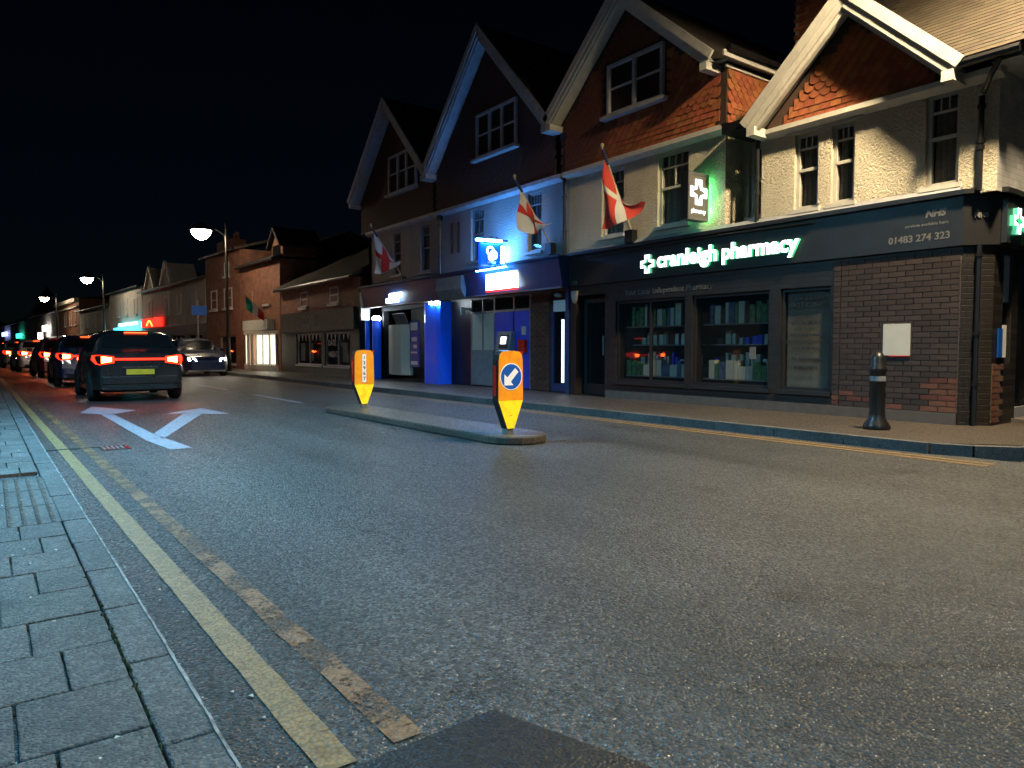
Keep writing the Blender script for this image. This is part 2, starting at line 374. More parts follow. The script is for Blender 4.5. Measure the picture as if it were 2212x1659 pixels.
def world_loc(o):
    l = Vector(o.location)
    return l
def adopt(o, parent):
    o.parent = parent
    t = Vector((0, 0, 0)); p = parent
    while p: t += p.matrix_basis.translation + p.matrix_parent_inverse.translation; p = p.parent
    o.matrix_parent_inverse = Matrix.Translation(-t)
def tag(o, label, cat, group=None, kind=None):
    if label: o['label'] = label
    if cat: o['category'] = cat
    if group: o['group'] = group
    if kind: o['kind'] = kind
    return o
def thing(name, label, cat, loc, group=None):
    e = bpy.data.objects.new(name, None); COL.objects.link(e); e.location = bend(loc); e.empty_display_size = 0.2
    return tag(e, label, cat, group)
def part(name, mesh, mat_unused, parent, mw):
    """a piece that shares mesh data; mw = world matrix"""
    o = bpy.data.objects.new(name, mesh); COL.objects.link(o); o.matrix_basis = mw; adopt_m(o, parent); return o
def adopt_m(o, parent):
    o.parent = parent; t = Vector((0, 0, 0)); p = parent
    while p: t += p.matrix_basis.translation + p.matrix_parent_inverse.translation; p = p.parent
    o.matrix_parent_inverse = Matrix.Translation(-t)
def mesh_only(mb, name, mat):
    me = bpy.data.meshes.new(name); me.from_pydata(mb.v, [], mb.f)
    bm = bmesh.new(); bm.from_mesh(me); bmesh.ops.recalc_face_normals(bm, faces=bm.faces); bm.to_mesh(me); bm.free()
    me.materials.append(mat); return me
def text(name, body, mat, parent, mw, width=None, size=0.2, extrude=0.005, bold=0.0, align='LEFT', mat_side=None):
    cu = bpy.data.curves.new(name, 'FONT'); cu.body = body; cu.size = size; cu.extrude = extrude; cu.offset = bold; cu.align_x = align
    cu.resolution_u = 3
    tmp = bpy.data.objects.new('tmp', cu); COL.objects.link(tmp); bpy.context.view_layer.update()
    me = bpy.data.meshes.new_from_object(tmp.evaluated_get(bpy.context.evaluated_depsgraph_get()))
    bpy.data.objects.remove(tmp); bpy.data.curves.remove(cu)
    xs = [v.co.x for v in me.vertices]
    k = 1.0
    if width and xs: k = width / (max(xs) - min(xs))
    for v in me.vertices: v.co = mw @ Vector((v.co.x * k, v.co.y * k, v.co.z))
    me.materials.clear(); me.materials.append(mat)
    if mat_side:
        me.materials.append(mat_side); nrm = (mw.to_3x3() @ Vector((0, 0, 1))).normalized()
        me.update()
        for p in me.polygons: p.material_index = 0 if p.normal.dot(nrm) > 0.7 else 1
    o = bpy.data.objects.new(name, me); COL.objects.link(o)
    if parent: adopt(o, parent)
    return o
def face_mx(x, y, z):      # text on a wall that faces the road (-X)
    return Matrix(((0, 0, -1, x), (-1, 0, 0, y), (0, 1, 0, z), (0, 0, 0, 1)))
def face_my(x, y, z):      # text on a face that looks along -Y
    return Matrix(((1, 0, 0, x), (0, 0, -1, y), (0, 1, 0, z), (0, 0, 0, 1)))

# ================================================================== GROUND
WX = 10.0                      # shop fronts
KF = 7.85                      # far kerb
g = MB(); g.add([(-600, -300, -0.03), (600, -300, -0.03), (600, 900, -0.03), (-600, 900, -0.03)], [(0, 1, 2, 3)])
tag(g.build('ground', M_ground, curve=False), 'dark ground beneath the street', 'ground', kind='structure')
rd = MB()
ys = [-40, 32, 60, 100, 160, 300]
for a, b in zip(ys, ys[1:]): rd.quad((-0.2, a, 0), (KF + 0.1, a, 0), (KF + 0.1, b, 0), (-0.2, b, 0))
rd.quad((KF + 0.1, -40, 0), (60, -40, 0), (60, 2.2, 0), (KF + 0.1, 2.2, 0))      # mouth of the side road
road = tag(rd.build('road', M_road), 'grey asphalt road with yellow lines at its edge', 'road', kind='structure')
m = MB(); m.add([(0.74, 1.1, 0.004), (1.42, 1.1, 0.004), (1.2, 1.74, 0.004), (0.72, 1.71, 0.004)], [(0, 1, 2, 3)])
m.build('tarmac_patch', M_patch, road)
def strip(x0, x1, y0, y1, z, n=40, jit=0.0, bendx=None):
    mb = MB(); vs = []
    for i in range(n + 1):
        y = y0 + (y1 - y0) * i / n; o = bendx(y) if bendx else 0
        vs += [(x0 + o + random.uniform(-jit, jit), y, z), (x1 + o + random.uniform(-jit, jit), y, z)]
    mb.add(vs, [(2 * i, 2 * i + 1, 2 * i + 3, 2 * i + 2) for i in range(n)]); return mb
drift = lambda y: -0.014 * (y - 2)
strip(0.655, 0.755, 1.73, 32, 0.005, 420, 0.003, drift).build('yellow_line', M_yellow, road)
strip(0.87, 0.965, 1.75, 32, 0.005, 220, 0.004, drift).build('yellow_line', M_yellow_old, road)
strip(7.42, 7.5, 2.7, 32, 0.005, 60, 0.003).build('yellow_line', M_yellow, road)
strip(7.58, 7.66, 2.7, 32, 0.005, 60, 0.003).build('yellow_line', M_yellow, road)
m = MB(); z = 0.006
m.add([(1.55, 8.36, z), (1.77, 8.38, z), (1.66, 10.0, z), (1.62, 13.45, z), (1.45, 13.45, z), (1.47, 9.3, z)], [(0, 1, 2, 3, 4, 5)])
m.add([(1.2, 14.0, z), (1.55, 13.3, z), (2.05, 14.0, z), (1.51, 15.4, z)], [(0, 1, 2, 3)])
m.add([(1.66, 9.4, z), (1.68, 10.1, z), (2.62, 12.95, z), (2.8, 12.55, z)], [(0, 1, 2, 3)])
m.add([(2.35, 13.0, z), (3.2, 12.3, z), (3.1, 13.9, z)], [(0, 1, 2)])
m.build('lane_arrow', M_white, road)
m = MB(); m.add([(1.35, 25.5, z), (1.5, 25.5, z), (1.5, 28.4, z), (1.75, 28.2, z), (1.4, 31.2, z), (1.05, 28.6, z), (1.35, 28.5, z)], [(0, 1, 2, 3, 4, 5, 6)])
m.build('lane_arrow', M_white, road)
for i in range(12):
    y = 14 + i * 5.5
    strip(4.95, 5.07, y, y + 3.2, 0.005, 8, 0.003).build('centre_dash', M_white, road)
# gully across the channel
m = MB(); m.box(0.4, 1.2, 9.02, 9.06, -0.01, 0.012); m.build('drain_edge', M_kerb, road)
for i in range(6): MB().box(0.96 + i * 0.045, 0.98 + i * 0.045, 8.74, 9.0, -0.01, 0.011).build('drain_bar', M_redrefl if i == 5 else M_metal, road)
MB().box(0.94, 1.23, 8.72, 9.015, -0.012, 0.003).build('drain_well', M_black, road)

# near pavement: bed, kerb stones, paving slabs
pv = MB(); pv.box(-5, 0.47, -10, 200, -0.08, 0.024)
pave = tag(pv.build('pavement', M_joint), 'grey slab pavement along the near kerb', 'pavement', kind='structure')
ky = lambda y: -0.008 * max(0, y - 3)
kme = {}
y = 0.2; i = 0
while y < 45:
    L = 0.62 if 4.9 > y else 0.9
    mb = MB(); x0, x1 = 0.345 + ky(y), 0.482 + ky(y)
    h = 0.034 + random.uniform(-0.002, 0.002)
    mb.box(x0, x1, y + 0.006, y + L - 0.006, -0.08, h)
    mb.build('kerb_stone', M_kerb, pave, bevel=0.008); y += L; i += 1
strip(0.477, 0.485, .2, 30, 0.037, 400, .0025, lambda y: ky(y)).build('kerb_edge_line', plain('kerb_edge_catchlight', (.4, .41, .41), .8, var=.75, vscale=14), pave)  # pale strip painted for light caught along the kerb face
y = 0.35; r = 0
while y < 30:
    d = 0.37 if y < 16 else 0.74
    if not (5.15 < y < 7.1):
        xe = 0.342 + ky(y); x = xe; first = 0.12 + 0.23 * ((r * 0.37) % 1)
        while x > (-0.4 if y < 16 else -0.1):
            w = first if x == xe else 0.4
            if x - w < xe - 0.06:
                hz = 0.03 + random.uniform(-0.003, 0.003)
                MB().box(x - w + 0.004, x - 0.004, y + 0.004, y + d - 0.004, -0.05, hz).build('paving_slab', M_paver, pave, bevel=0.005)
            x -= w
    y += d; r += 1
for j in range(3):                        # ribbed tactile slabs
    y0 = 5.17 + j * 0.64
    o = MB().box(-0.35, 0.33, y0 + 0.006, y0 + 0.63, -0.05, 0.028).build('tactile_slab', M_paver, pave)
    rb = MB()
    for k in range(8):
        xx = 0.29 - k * 0.075
        for q in range(15): rb.lathe([(0.016, 0.026), (0.013, 0.032), (0.0, 0.034)], (xx, y0 + 0.03 + q * 0.042, 0), 6)
    tag(rb.build('tactile_studs', M_paver, o), None, None, kind='stuff')
lt = MB()
for k in range(70):
    yy = random.uniform(1.6, 9); xx = random.choice([random.uniform(0.02, 0.3), random.uniform(0.49, 0.64), random.uniform(0.49, 0.6)])
    s_ = random.uniform(0.003, 0.009); zz = 0.036 if xx < 0.48 else 0.004
    a = random.uniform(0, 3); lt.add([(xx + s_ * 1.6 * cos(a), yy + s_ * 1.6 * sin(a), zz), (xx - s_ * sin(a), yy + s_ * cos(a), zz + s_ * .7), (xx - s_ * cos(a), yy - s_ * 1.3 * sin(a), zz), (xx + s_ * sin(a), yy - s_ * cos(a), zz + s_ * .5)], [(0, 1, 2, 3)])
tag(lt.build('litter', M_paper), 'pale scraps and grit scattered along the near kerb', 'litter', kind='stuff')
ms = MB()
for k in range(50):
    yy = random.choice([random.gauss(2.75, 0.25), random.gauss(3.2, .2), random.uniform(2, 4)]); xx = 0.341 + ky(yy) + random.gauss(0, 0.004)
    ms.lathe([(random.uniform(.003, .008), 0.02), (0.004, 0.036), (0, 0.041)], (xx, yy, 0), 5)
tag(ms.build('moss', M_moss), 'green moss in the joint behind the near kerb', 'moss', kind='stuff')

# far pavement with kerb
fp = MB(); fp.add([(KF + 0.12, 3.4, 0.11), (8.6, 2.6, 0.11), (11.5, 2.4, 0.11), (40, 2.4, 0.11), (40, 4.6, 0.11), (9.9, 4.9, 0.11), (KF + .12, 4.9, .11)], [(0, 1, 2, 3, 4, 5, 6)])
ys = [4.9, 32, 60, 100, 160, 300]
for a, b in zip(ys, ys[1:]): fp.quad((KF + 0.12, a, 0.11), (11.4, a, 0.11), (11.4, b, 0.11), (KF + 0.12, b, 0.11))
fpo = tag(fp.build('far_pavement', M_farpave), 'brownish pavement in front of the shops', 'pavement', kind='structure')
y = 3.4
while y < 60:
    MB().box(KF, KF + 0.125, y + 0.005, y + 0.9, -0.05, 0.112).build('kerb_stone', M_kerb, fpo); y += 0.905
cpts = [(KF, 3.4), (7.98, 3.05), (8.25, 2.72), (8.6, 2.55), (9.4, 2.42), (10.4, 2.36), (11.5, 2.34), (13, 2.34), (16, 2.34)]
for (a, b), (c, d) in zip(cpts, cpts[1:]):
    MB().bar((a + 0.06, b, 0.03), (c + 0.06, d, 0.03), 0.125, 0.165).build('kerb_stone', M_kerb, fpo)
# traffic island
isl = MB(); pts = []
for k in range(9): a = pi + pi * k / 8; pts.append((4.97 + 0.38 * cos(a), 6.75 + 0.38 * sin(a), 0))
pts += [(5.35, 11.6, 0)]
for k in range(1, 8): a = pi * k / 8; pts.append((4.97 + 0.38 * cos(a), 11.6 + 0.38 * sin(a), 0))
pts += [(4.59, 11.6, 0)]
isl.prism(pts, (0, 0, 0.1))
tag(isl.build('traffic_island', M_farpave, bevel=0.02), 'low kerbed island under the amber bollards', 'traffic island', kind='structure')

# ================================================================== BUILDING PARTS
def sash(parent, y0, y1, z0, z1, X=WX, top=4, div=2, curtain=True, sill=True, dep=0.06, trim=None, name='window', face='x', split=0.52):
    """a sash window filling the opening; children: panes, sill, curtain"""
    tm = trim or M_trim; X1 = X + dep
    P = (lambda d0, d1, u0, u1, v0, v1: (d0, d1, u0, u1, v0, v1)) if face == 'x' else (lambda d0, d1, u0, u1, v0, v1: (u0, u1, d0, d1, v0, v1))
    f = MB(); w = 0.055
    f.box(*P(X1, X1 + 0.07, y0 + .001, y0 + w, z0 + .001, z1 - .001)); f.box(*P(X1, X1 + 0.07, y1 - w, y1 - .001, z0 + .001, z1 - .001))
    f.box(*P(X1 + .001, X1 + 0.069, y0 + w, y1 - w, z0 + .001, z0 + w)); f.box(*P(X1 + .001, X1 + 0.069, y0 + w, y1 - w, z1 - w, z1 - .001))
    zm = z0 + (z1 - z0) * split; zt = z1 - (z1 - z0) * 0.2 if top else z1 - w
    f.box(*P(X1 - .01, X1 + 0.05, y0 + w, y1 - w, zm - .022, zm + .022))
    a, b = y0 + w, y1 - w; panes = [(a, b, z0 + w, zm - .022)]
    if top:
        f.box(*P(X1 + .005, X1 + .05, a, b, zt - .015, zt + .015))
        for k in range(1, top): yy = a + (b - a) * k / top; f.box(*P(X1 + .008, X1 + .045, yy - .009, yy + .009, zt + .015, z1 - w))
        panes += [(a + (b - a) * k / top, a + (b - a) * (k + 1) / top, zt + .015, z1 - w) for k in range(top)]
    if div == 2:
        yy = (a + b) / 2; f.box(*P(X1 + .008, X1 + .045, yy - .009, yy + .009, zm + .022, zt - .015))
        panes += [(a, yy, zm + .022, zt - .015), (yy, b, zm + .022, zt - .015)]
    else: panes += [(a, b, zm + .022, zt - .015)]
    o = f.build(name, tm, parent)
    for p in panes: MB().box(*P(X1 + .025, X1 + .03, *p)).build('pane', M_glass, o)
    if sill: MB().box(*P(X - 0.06, X1 + 0.02, y0 - 0.05, y1 + 0.05, z0 - 0.06, z0 - .002)).build('sill', tm, o)
    if curtain:
        c = MB(); n = 40; vs = []
        for i in range(n + 1):
            u = a + (b - a) * i / n; d = X1 + 0.12 + 0.018 * sin(i * 1.9) + .008 * sin(i * .7)
            vs += [(d, u, z0 + w) if face == 'x' else (u, d, z0 + w), (d, u, z1 - w) if face == 'x' else (u, d, z1 - w)]
        c.add(vs, [(2 * i, 2 * i + 1, 2 * i + 3, 2 * i + 2) for i in range(n)]); c.build('curtain', M_curtain, o)
    return o
def casement(parent, y0, y1, z0, z1, X, n=3, bars=1):
    f = MB(); w = 0.06
    f.box(X - .03, X + .06, y0, y0 + w, z0, z1); f.box(X - .03, X + .06, y1 - w, y1, z0, z1)
    f.box(X - .029, X + .059, y0 + w, y1 - w, z0, z0 + w); f.box(X - .029, X + .059, y0 + w, y1 - w, z1 - w, z1)
    a, b = y0 + w, y1 - w; panes = []
    for k in range(n):
        u0 = a + (b - a) * k / n; u1 = a + (b - a) * (k + 1) / n
        if k: f.box(X - .028, X + .058, u0 - .035, u0 + .035, z0 + w, z1 - w)
        zz = z0 + (z1 - z0) * 0.52; f.box(X - .015, X + .04, u0 + (.035 if k else 0), u1 - (.035 if k < n - 1 else 0), zz - .014, zz + .014)
        panes += [(u0, u1, z0 + w, zz), (u0, u1, zz, z1 - w)]
    o = f.build('window', M_trimg, parent)
    for p in panes: MB().box(X + .02, X + .025, *p).build('pane', M_glass, o)
    MB().box(X - .12, X + .03, y0 - .1, y1 + .1, z0 - .07, z0 - .003).build('sill', M_trimg, o)
    MB().box(X + 0.1, X + 0.12, y0 + .02, y1 - .02, z0 + .02, z1 - .02).build('blind', M_dark, o)
    return o
def tile_mesh(round_, mat, w=0.162, h=0.17, t=0.014, name='hung_tile'):
    mb = MB()
    if round_:
        poly = [(0, -w / 2, h * .5), (0, -w / 2, -h * .08)] + [(0, w / 2 * sin(a), -h * .08 - (h * .42) * cos(a)) for a in [-1.25, -.85, -.42, 0, .42, .85, 1.25]] + [(0, w / 2, -h * .08), (0, w / 2, h * .5)]
    else: poly = [(0, -w / 2, h * .5), (0, -w / 2, -h * .5), (0, w / 2, -h * .5), (0, w / 2, h * .5)]
    mb.prism(poly[::-1], (-t, 0, 0)); return mesh_only(mb, name, mat)
T_round = tile_mesh(True, M_tile); T_flat = tile_mesh(False, M_tile)
T_roundd = tile_mesh(True, M_tiled); T_flatd = tile_mesh(False, M_tiled)
def tile_spots(y0, y1, z0, z1, inside, gauge=0.098, pitch=0.167):
    out = []; r = 0; z_ = z0 + 0.08
    while z_ < z1:
        y_ = y0 + (pitch / 2 if r % 2 else 0)
        while y_ < y1 + 0.01:
            if inside(y_, z_): out.append((y_, z_, r))
            y_ += pitch
        z_ += gauge; r += 1
    return out
def tile_obj(parent, x, y, z, mesh, rot=0.0):
    mw = Matrix.Translation((x, y, z)) @ Matrix.Rotation(rot, 4, 'Z') @ Matrix.Rotation(radians(6.5 + random.uniform(-1.5, 1.5)), 4, 'Y') @ Matrix.Rotation(radians(random.uniform(-1.2, 1.2)), 4, 'X')
    return part('hung_tile', mesh, None, parent, mw)
def tile_join(parent, spots, X, mats, name='hung_tiles'):
    mb = MB()
    for (y, z, r) in spots:
        dx = 0.009; w = .081
        if r >= 3: poly = [(X, y - w, z + .08), (X - .02, y - w, z - .02), (X - .024, y - w * .6, z - .07), (X - .025, y, z - .085), (X - .024, y + w * .6, z - .07), (X - .02, y + w, z - .02), (X, y + w, z + .08)]
        else: poly = [(X, y - w, z + .08), (X - .024, y - w, z - .08), (X - .024, y + w, z - .08), (X, y + w, z + .08)]
        mb.prism(poly, (-0.012, 0, 0))
    o = mb.build(name, mats, parent); o['kind'] = 'stuff'; return o
def gable(parent, ya, yb, zf, yap, zap, Xf, Xb, wallX, zbase, trim, wallmat, rooft=0.12, board=0.2):
    """front gable: tile-hung wall, barge boards, two roof slopes"""
    m = MB()
    m.prism([(wallX, ya + .12, zbase), (wallX, yb - .12, zbase), (wallX, yb - .12, zf), (wallX, yap, zap - .12), (wallX, ya + .12, zf)], (0.2, 0, 0))
    w = m.build('gable_wall', wallmat, parent)
    for (y0, sgn) in ((ya, -1), (yb, 1)):
        dy, dz = yap - y0, zap - zf; L = hypot(dy, dz); ny, nz = -dz / L * (1 if sgn < 0 else -1), abs(dy) / L
        # roof slope: overhangs the gable wall
        a, b = (y0, zf), (yap, zap); ext = 0.0
        r = MB(); r.prism([(Xf, a[0], a[1]), (Xf, b[0], b[1]), (Xf, b[0] + 0.0, b[1] + rooft * 1.3), (Xf, a[0] + ny * rooft, a[1] + nz * rooft)], (Xb - Xf, 0, 0))
        ro = r.build('roof_slope', M_roof, parent)
        # barge board in two stepped layers and a soffit strip
        for k, (t0, t1, x0, x1) in enumerate(((-0.02, board * .55, Xf - 0.05, Xf - .002), (board * .5, board, Xf - .025, Xf + .03), (board * .95, board * 1.25, Xf + .01, Xf + .09))):
            q = MB()
            e = 0.06
            q.prism([(x0, a[0] - (dy / L) * e - ny * (t0 - rooft * .9), a[1] - dz / L * e - nz * (t0 - rooft * .9)),
                     (x0, b[0] + (0.012 * -sgn), b[1] - (t0 - rooft * .9) / max(nz, .1)), (x0, b[0] + (0.012 * -sgn), b[1] - (t1 - rooft * .9) / max(nz, .1)),
                     (x0, a[0] - (dy / L) * e - ny * (t1 - rooft * .9), a[1] - dz / L * e - nz * (t1 - rooft * .9))], (x1 - x0, 0, 0))
            q.build('barge_board', trim, parent)
        MB().prism([(Xf + .03, a[0] - ny * .02, a[1] - nz * .02), (Xf + .03, b[0], b[1] - .02 / nz), (Xf + .03, b[0], b[1] - .05 / nz), (Xf + .03, a[0] - ny * .05, a[1] - nz * .05)], (wallX - Xf - .02, 0, 0)).build('soffit', trim, parent)
        MB().box(Xf - .04, wallX, y0 + .0 if sgn < 0 else y0 - .14, y0 + .14 if sgn < 0 else y0 - .0, zf - .2, zf - .07).build('corbel', trim, parent)
    return w
def downpipe(parent, x, y, z0, z1, r=0.038, hopper=True, mat=None):
    m = MB(); m.tube([(x - .05, y, z0), (x - .05, y, z1)], r, 10)
    for zz in (z0 + .5, (z0 + z1) / 2, z1 - .15): m.lathe([(r + .012, zz), (r + .012, zz + .05)], (x - .05, y, 0), 10)
    if hopper: m.box(x - .12, x + .02, y - .07, y + .07, z1 - .01, z1 + .13)
    return m.build('downpipe', mat or M_black, parent)

# ================================================================== PHARMACY
PH = thing('pharmacy_building', 'cream roughcast pharmacy with orange tile-hung gables and a black shopfront', 'building', (WX, 7.6, 0))
# --- ground floor
DOOR = (10.5, 11.38, 0.12, 2.2); W1 = (8.45, 10.2, 0.45, 2.02); W2 = (6.75, 8.3, 0.45, 2.02); W3 = (5.72, 6.56, 0.45, 2.02)
gw = MB(); gw.wall(WX, 0.3, 3.98, 11.56, 0.0, 2.4, [DOOR, W1, W2, W3]); gwall = gw.build('shop_wall', M_shopbrick, PH)
ch = MB(); ch.prism([(WX, 3.978, 0), (WX + 0.26, 3.715, 0), (WX + .26, 4.2, 0), (WX + 0.2, 4.2, 0)], (0, 0, 2.4)); ch.build('corner_pier', M_shopbrick, PH)
sw = MB(); sw.wall(3.71, 0.3, WX + 0.261, 17, 0.0, 2.4, [(10.55, 10.85, 0.9, 2.3), (11.05, 12.1, 0.14, 2.3), (12.6, 15, 0.5, 2.3)], 'y'); sw.build('shop_wall', M_shopbrick, PH)
# stone plinth
MB().box(WX - 0.03, WX + .05, 4.0, 10.45, 0.05, 0.26).build('plinth', M_mortard, PH)
# bricks that can be told apart: the corner pier
bme = mesh_only(MB().box(-0.012, 0.03, 0.005, 0.219, 0.005, 0.069), 'brick', M_brickd); bme2 = mesh_only(MB().box(-0.012, 0.03, 0.005, 0.106, 0.005, 0.069), 'brick', M_brickd)
bmr = mesh_only(MB().box(-0.012, 0.03, 0.005, 0.219, 0.005, 0.069), 'brick', M_brickm); bmr2 = mesh_only(MB().box(-0.012, 0.03, 0.005, 0.106, 0.005, 0.069), 'brick', M_brickm)
MB().box(WX - .004, WX + .02, 3.99, 5.62, 0.26, 2.38).build('mortar_bed', M_mortard, PH)
for r in range(28):
    z0 = 0.265 + r * 0.075; y0 = 3.992; off = r % 2
    while y0 < 5.6:
        half = (off and y0 < 4.0) or y0 > 5.45
        red = r < 6 and random.random() < (.9 if y0 < 4.3 else .35) - r * .06
        part('brick', (bmr2 if red else bme2) if half else (bmr if red else bme), None, gwall, Matrix.Translation((WX - .006 + random.uniform(-.002, .002), y0, z0)))
        y0 += 0.1125 if half else 0.225
# bricks on the side of the corner
MB().box(WX + .265, WX + .54, 3.702, 3.72, 0.14, 0.9).build('mortar_bed', M_mortard, PH)
for r in range(10):
    z0 = 0.145 + r * 0.075
    for k in range(2 if r % 2 else 1):
        mw = Matrix.Translation((WX + .27 + k * .113, 3.705, z0)) @ Matrix(((0, 1, 0, 0), (1, 0, 0, 0), (0, 0, 1, 0), (0, 0, 0, 1)))
        part('brick', bmr2 if r % 2 and k == 0 else bmr, None, gwall, mw)
def shop_window(parent, y0, y1, z0, z1, X=WX, mull=1, backs=True, glassm=None, frame=None):
    f = MB(); w = .05; fr = frame or M_shopblack
    f.box(X + .05, X + .12, y0 + .001, y0 + w, z0 + .001, z1 - .001); f.box(X + .05, X + .12, y1 - w, y1 - .001, z0 + .001, z1 - .001)
    f.box(X + .051, X + .119, y0 + w, y1 - w, z0 + .001, z0 + w); f.box(X + .051, X + .119, y0 + w, y1 - w, z1 - w, z1 - .001)
    for k in range(1, mull): yy = y0 + (y1 - y0) * k / mull; f.box(X + .052, X + .118, yy - .02, yy + .02, z0 + w, z1 - w)
    o = f.build('shop_window', fr, parent)
    for k in range(mull):
        MB().box(X + .08, X + .088, y0 + w + (y1 - y0 - 2 * w) * k / mull, y0 + w + (y1 - y0 - 2 * w) * (k + 1) / mull, z0 + w, z1 - w).build('pane', glassm or M_shopglass, o)
    MB().box(X - .05, X + .05, y0 - .03, y1 + .03, z0 - .06, z0 - .002).build('sill', fr, o)
    return o
wo1 = shop_window(PH, *W1, mull=2); wo2 = shop_window(PH, *W2, mull=1); wo3 = shop_window(PH, *W3, mull=1)
# shelves with packs seen dimly behind the glass
for (y0, y1) in ((8.5, 10.15), (6.8, 8.25)):
    for k in range(3):
        zz = 0.75 + k * .4
        sh = MB().box(WX + .45, WX + .75, y0, y1, zz, zz + .02).build('shelf', M_grey, PH)
        y = y0 + .04
        while y < y1 - .1:
            w = random.uniform(.05, .12); h = random.uniform(.1, .26)
            MB().box(WX + .5, WX + .62, y, y + w, zz + .022, zz + .02 + h).build('pack', random.choice([M_pale, M_green, M_blue, M_whitep, M_paper]), sh); y += w + random.uniform(.01, .08)
for (y0, y1) in ((8.55, 10.1), (6.85, 8.2)):  # packs made up to imitate the sign's reflection in the glass
    sh = MB().box(WX + .2, WX + .4, y0, y1, 1.5, 1.52).build('display_shelf', M_metal, PH); y = y0
    while y < y1 - .12:
        w = random.uniform(.07, .15); h = random.uniform(.3, .42)
        MB().box(WX + .22, WX + .36, y, y + w - .012, 1.522, 1.52 + h).build('stand_in_pack', random.choice([M_dgreen, M_dgreen, M_dblue, M_pale, M_paper]), sh); y += w + random.choice([0, 0, .02, .09])
    sh = MB().box(WX + .2, WX + .4, y0, y1, .55, .57).build('display_shelf', M_metal, PH); y = y0
    while y < y1 - .12:
        w = random.uniform(.07, .2); h = random.uniform(.2, .34)
        MB().box(WX + .22, WX + .36, y, y + w - .012, .572, .57 + h).build('stand_in_pack', random.choice([M_dgreen, M_dblue, M_pale, M_paper]), sh); y += w
MB().box(WX + 1.2, WX + 1.25, 4.9, 11.5, 0.1, 2.4).build('shop_back_wall', M_dark, PH)
# door
d = MB(); d.wall(WX + .2, .05, 10.55, 11.34, .13, 2.15, [(10.65, 11.24, .35, 2.05)]); do = d.build('door', M_shopblack, PH)
MB().box(WX + .22, WX + .226, 10.65, 11.24, .35, 2.05).build('pane', M_shopglass, do)
MB().tube([(WX + .15, 10.7, .95), (WX + .15, 10.7, 1.35)], .015, 8).build('handle', M_metal, do)
# foot clinic panel behind its window
MB().box(WX + .12, WX + .13, 5.78, 6.5, 0.5, 1.97).build('clinic_board', M_panel, PH)
lines = [('CRANLEIGH', .09, 1.84), ('FOOT CLINIC', .09, 1.73), ('SUE ELLIOTT', .06, 1.55), ('D.Pod.M., M.Ch.S.', .06, 1.46), ('ROB ELLIOTT', .06, 1.37), ('B.Sc (Hons) Podiatry', .055, 1.28), ('CHIROPODISTS/PODIATRISTS', .05, 1.18), ('HCPC REGISTERED', .05, 1.08), ('For Appointments', .055, .92), ('01483 274174', .06, .78)]
for body, s_, zz in lines: text('lettering', body, M_textb, PH, face_mx(WX + .045, 6.14, zz), size=s_ * 1.1, extrude=.002, bold=.0015, align='CENTER')
MB().box(WX + .04, WX + .044, 5.9, 6.38, 1.665, 1.67).build('rule', M_textb, PH); MB().box(WX + .04, WX + .044, 5.9, 6.38, 1.02, 1.025).build('rule', M_textb, PH)
text('lettering', 'Your Local Independent Pharmacy', M_textp, PH, face_mx(WX - .004, 9.95, 2.12), width=2.1, size=.12, extrude=.002)
text('lettering', '128', M_text, PH, face_mx(WX - .06, 11.44, 2.43), size=.11, extrude=.003)
# alarm box by the door
al = MB(); al.prism([(WX - .06, 11.3, 2.3), (WX - .06, 11.48, 2.3), (WX - .06, 11.44, 2.1), (WX - .06, 11.39, 2.04), (WX - .06, 11.34, 2.1)], (.06, 0, 0)); al.build('alarm_box', M_grey, PH)
# notices
MB().box(WX - .03, WX - .013, 4.58, 4.94, 1.0, 1.43).build('notice_board', M_paper, PH)
MB().box(WX - .034, WX - .03, 4.58, 4.86, .985, 1.0).build('notice_strip', M_redrefl, PH)
MB().box(WX + .02, WX + .026, 7.0, 7.12, .92, 1.12).build('window_notice', M_textp, PH)
MB().box(10.55, 10.85, 3.75, 3.76, 1.7, 2.3).build('side_blind', M_grey, PH)
MB().box(10.38, 10.5, 3.68, 3.7, .98, 1.35).build('side_poster', M_signblue, PH); MB().box(10.62, 10.76, 3.73, 3.74, .98, 1.4).build('side_poster', M_whitep, PH)
sdw = MB(); sdw.box(11.05, 11.11, 3.75, 3.8, .14, 2.3); sdw.box(12.04, 12.1, 3.75, 3.8, .14, 2.3); sdw.box(11.11, 12.04, 3.752, 3.798, .14, .3); sdo = sdw.build('side_door', M_grey, PH)
MB().box(11.11, 12.04, 3.77, 3.776, .3, 2.3).build('pane', M_shopglass, sdo)
MB().box(10.95, 12.2, 3.5, 3.74, .1, .16).build('door_step', M_mortard, PH)
downpipe(PH, WX + .12, 3.82, .12, 2.4, .03, False)
# --- fascia
fa = MB(); fa.prism([(WX - .05, 11.56, 2.4), (WX - .05, 3.97, 2.4), (WX + .24, 3.66, 2.4), (WX + .26, 3.8, 2.4), (WX + .2, 4.1, 2.4), (WX + .2, 11.56, 2.4)], (0, 0, .63))
FA = fa.build('fascia', M_shopblack, PH)
MB().box(WX + .245, 17, 3.655, 3.8, 2.4, 3.028).build('side_fascia', M_shopblack, PH)
co = MB(); co.prism([(WX - .11, 11.56, 3.03), (WX - .11, 3.94, 3.03), (WX + .2, 3.56, 3.03), (17, 3.56, 3.03), (17, 3.9, 3.03), (WX + .3, 4.1, 3.03), (WX + .1, 11.56, 3.03)], (0, 0, .06)); co.build('cornice', M_shopblack, PH)
MB().prism([(WX - .1, 11.5, 3.09), (WX - .02, 11.5, 3.16), (WX, 11.5, 3.09)], (0, -7.5, 0)).build('flashing', M_grey, PH)
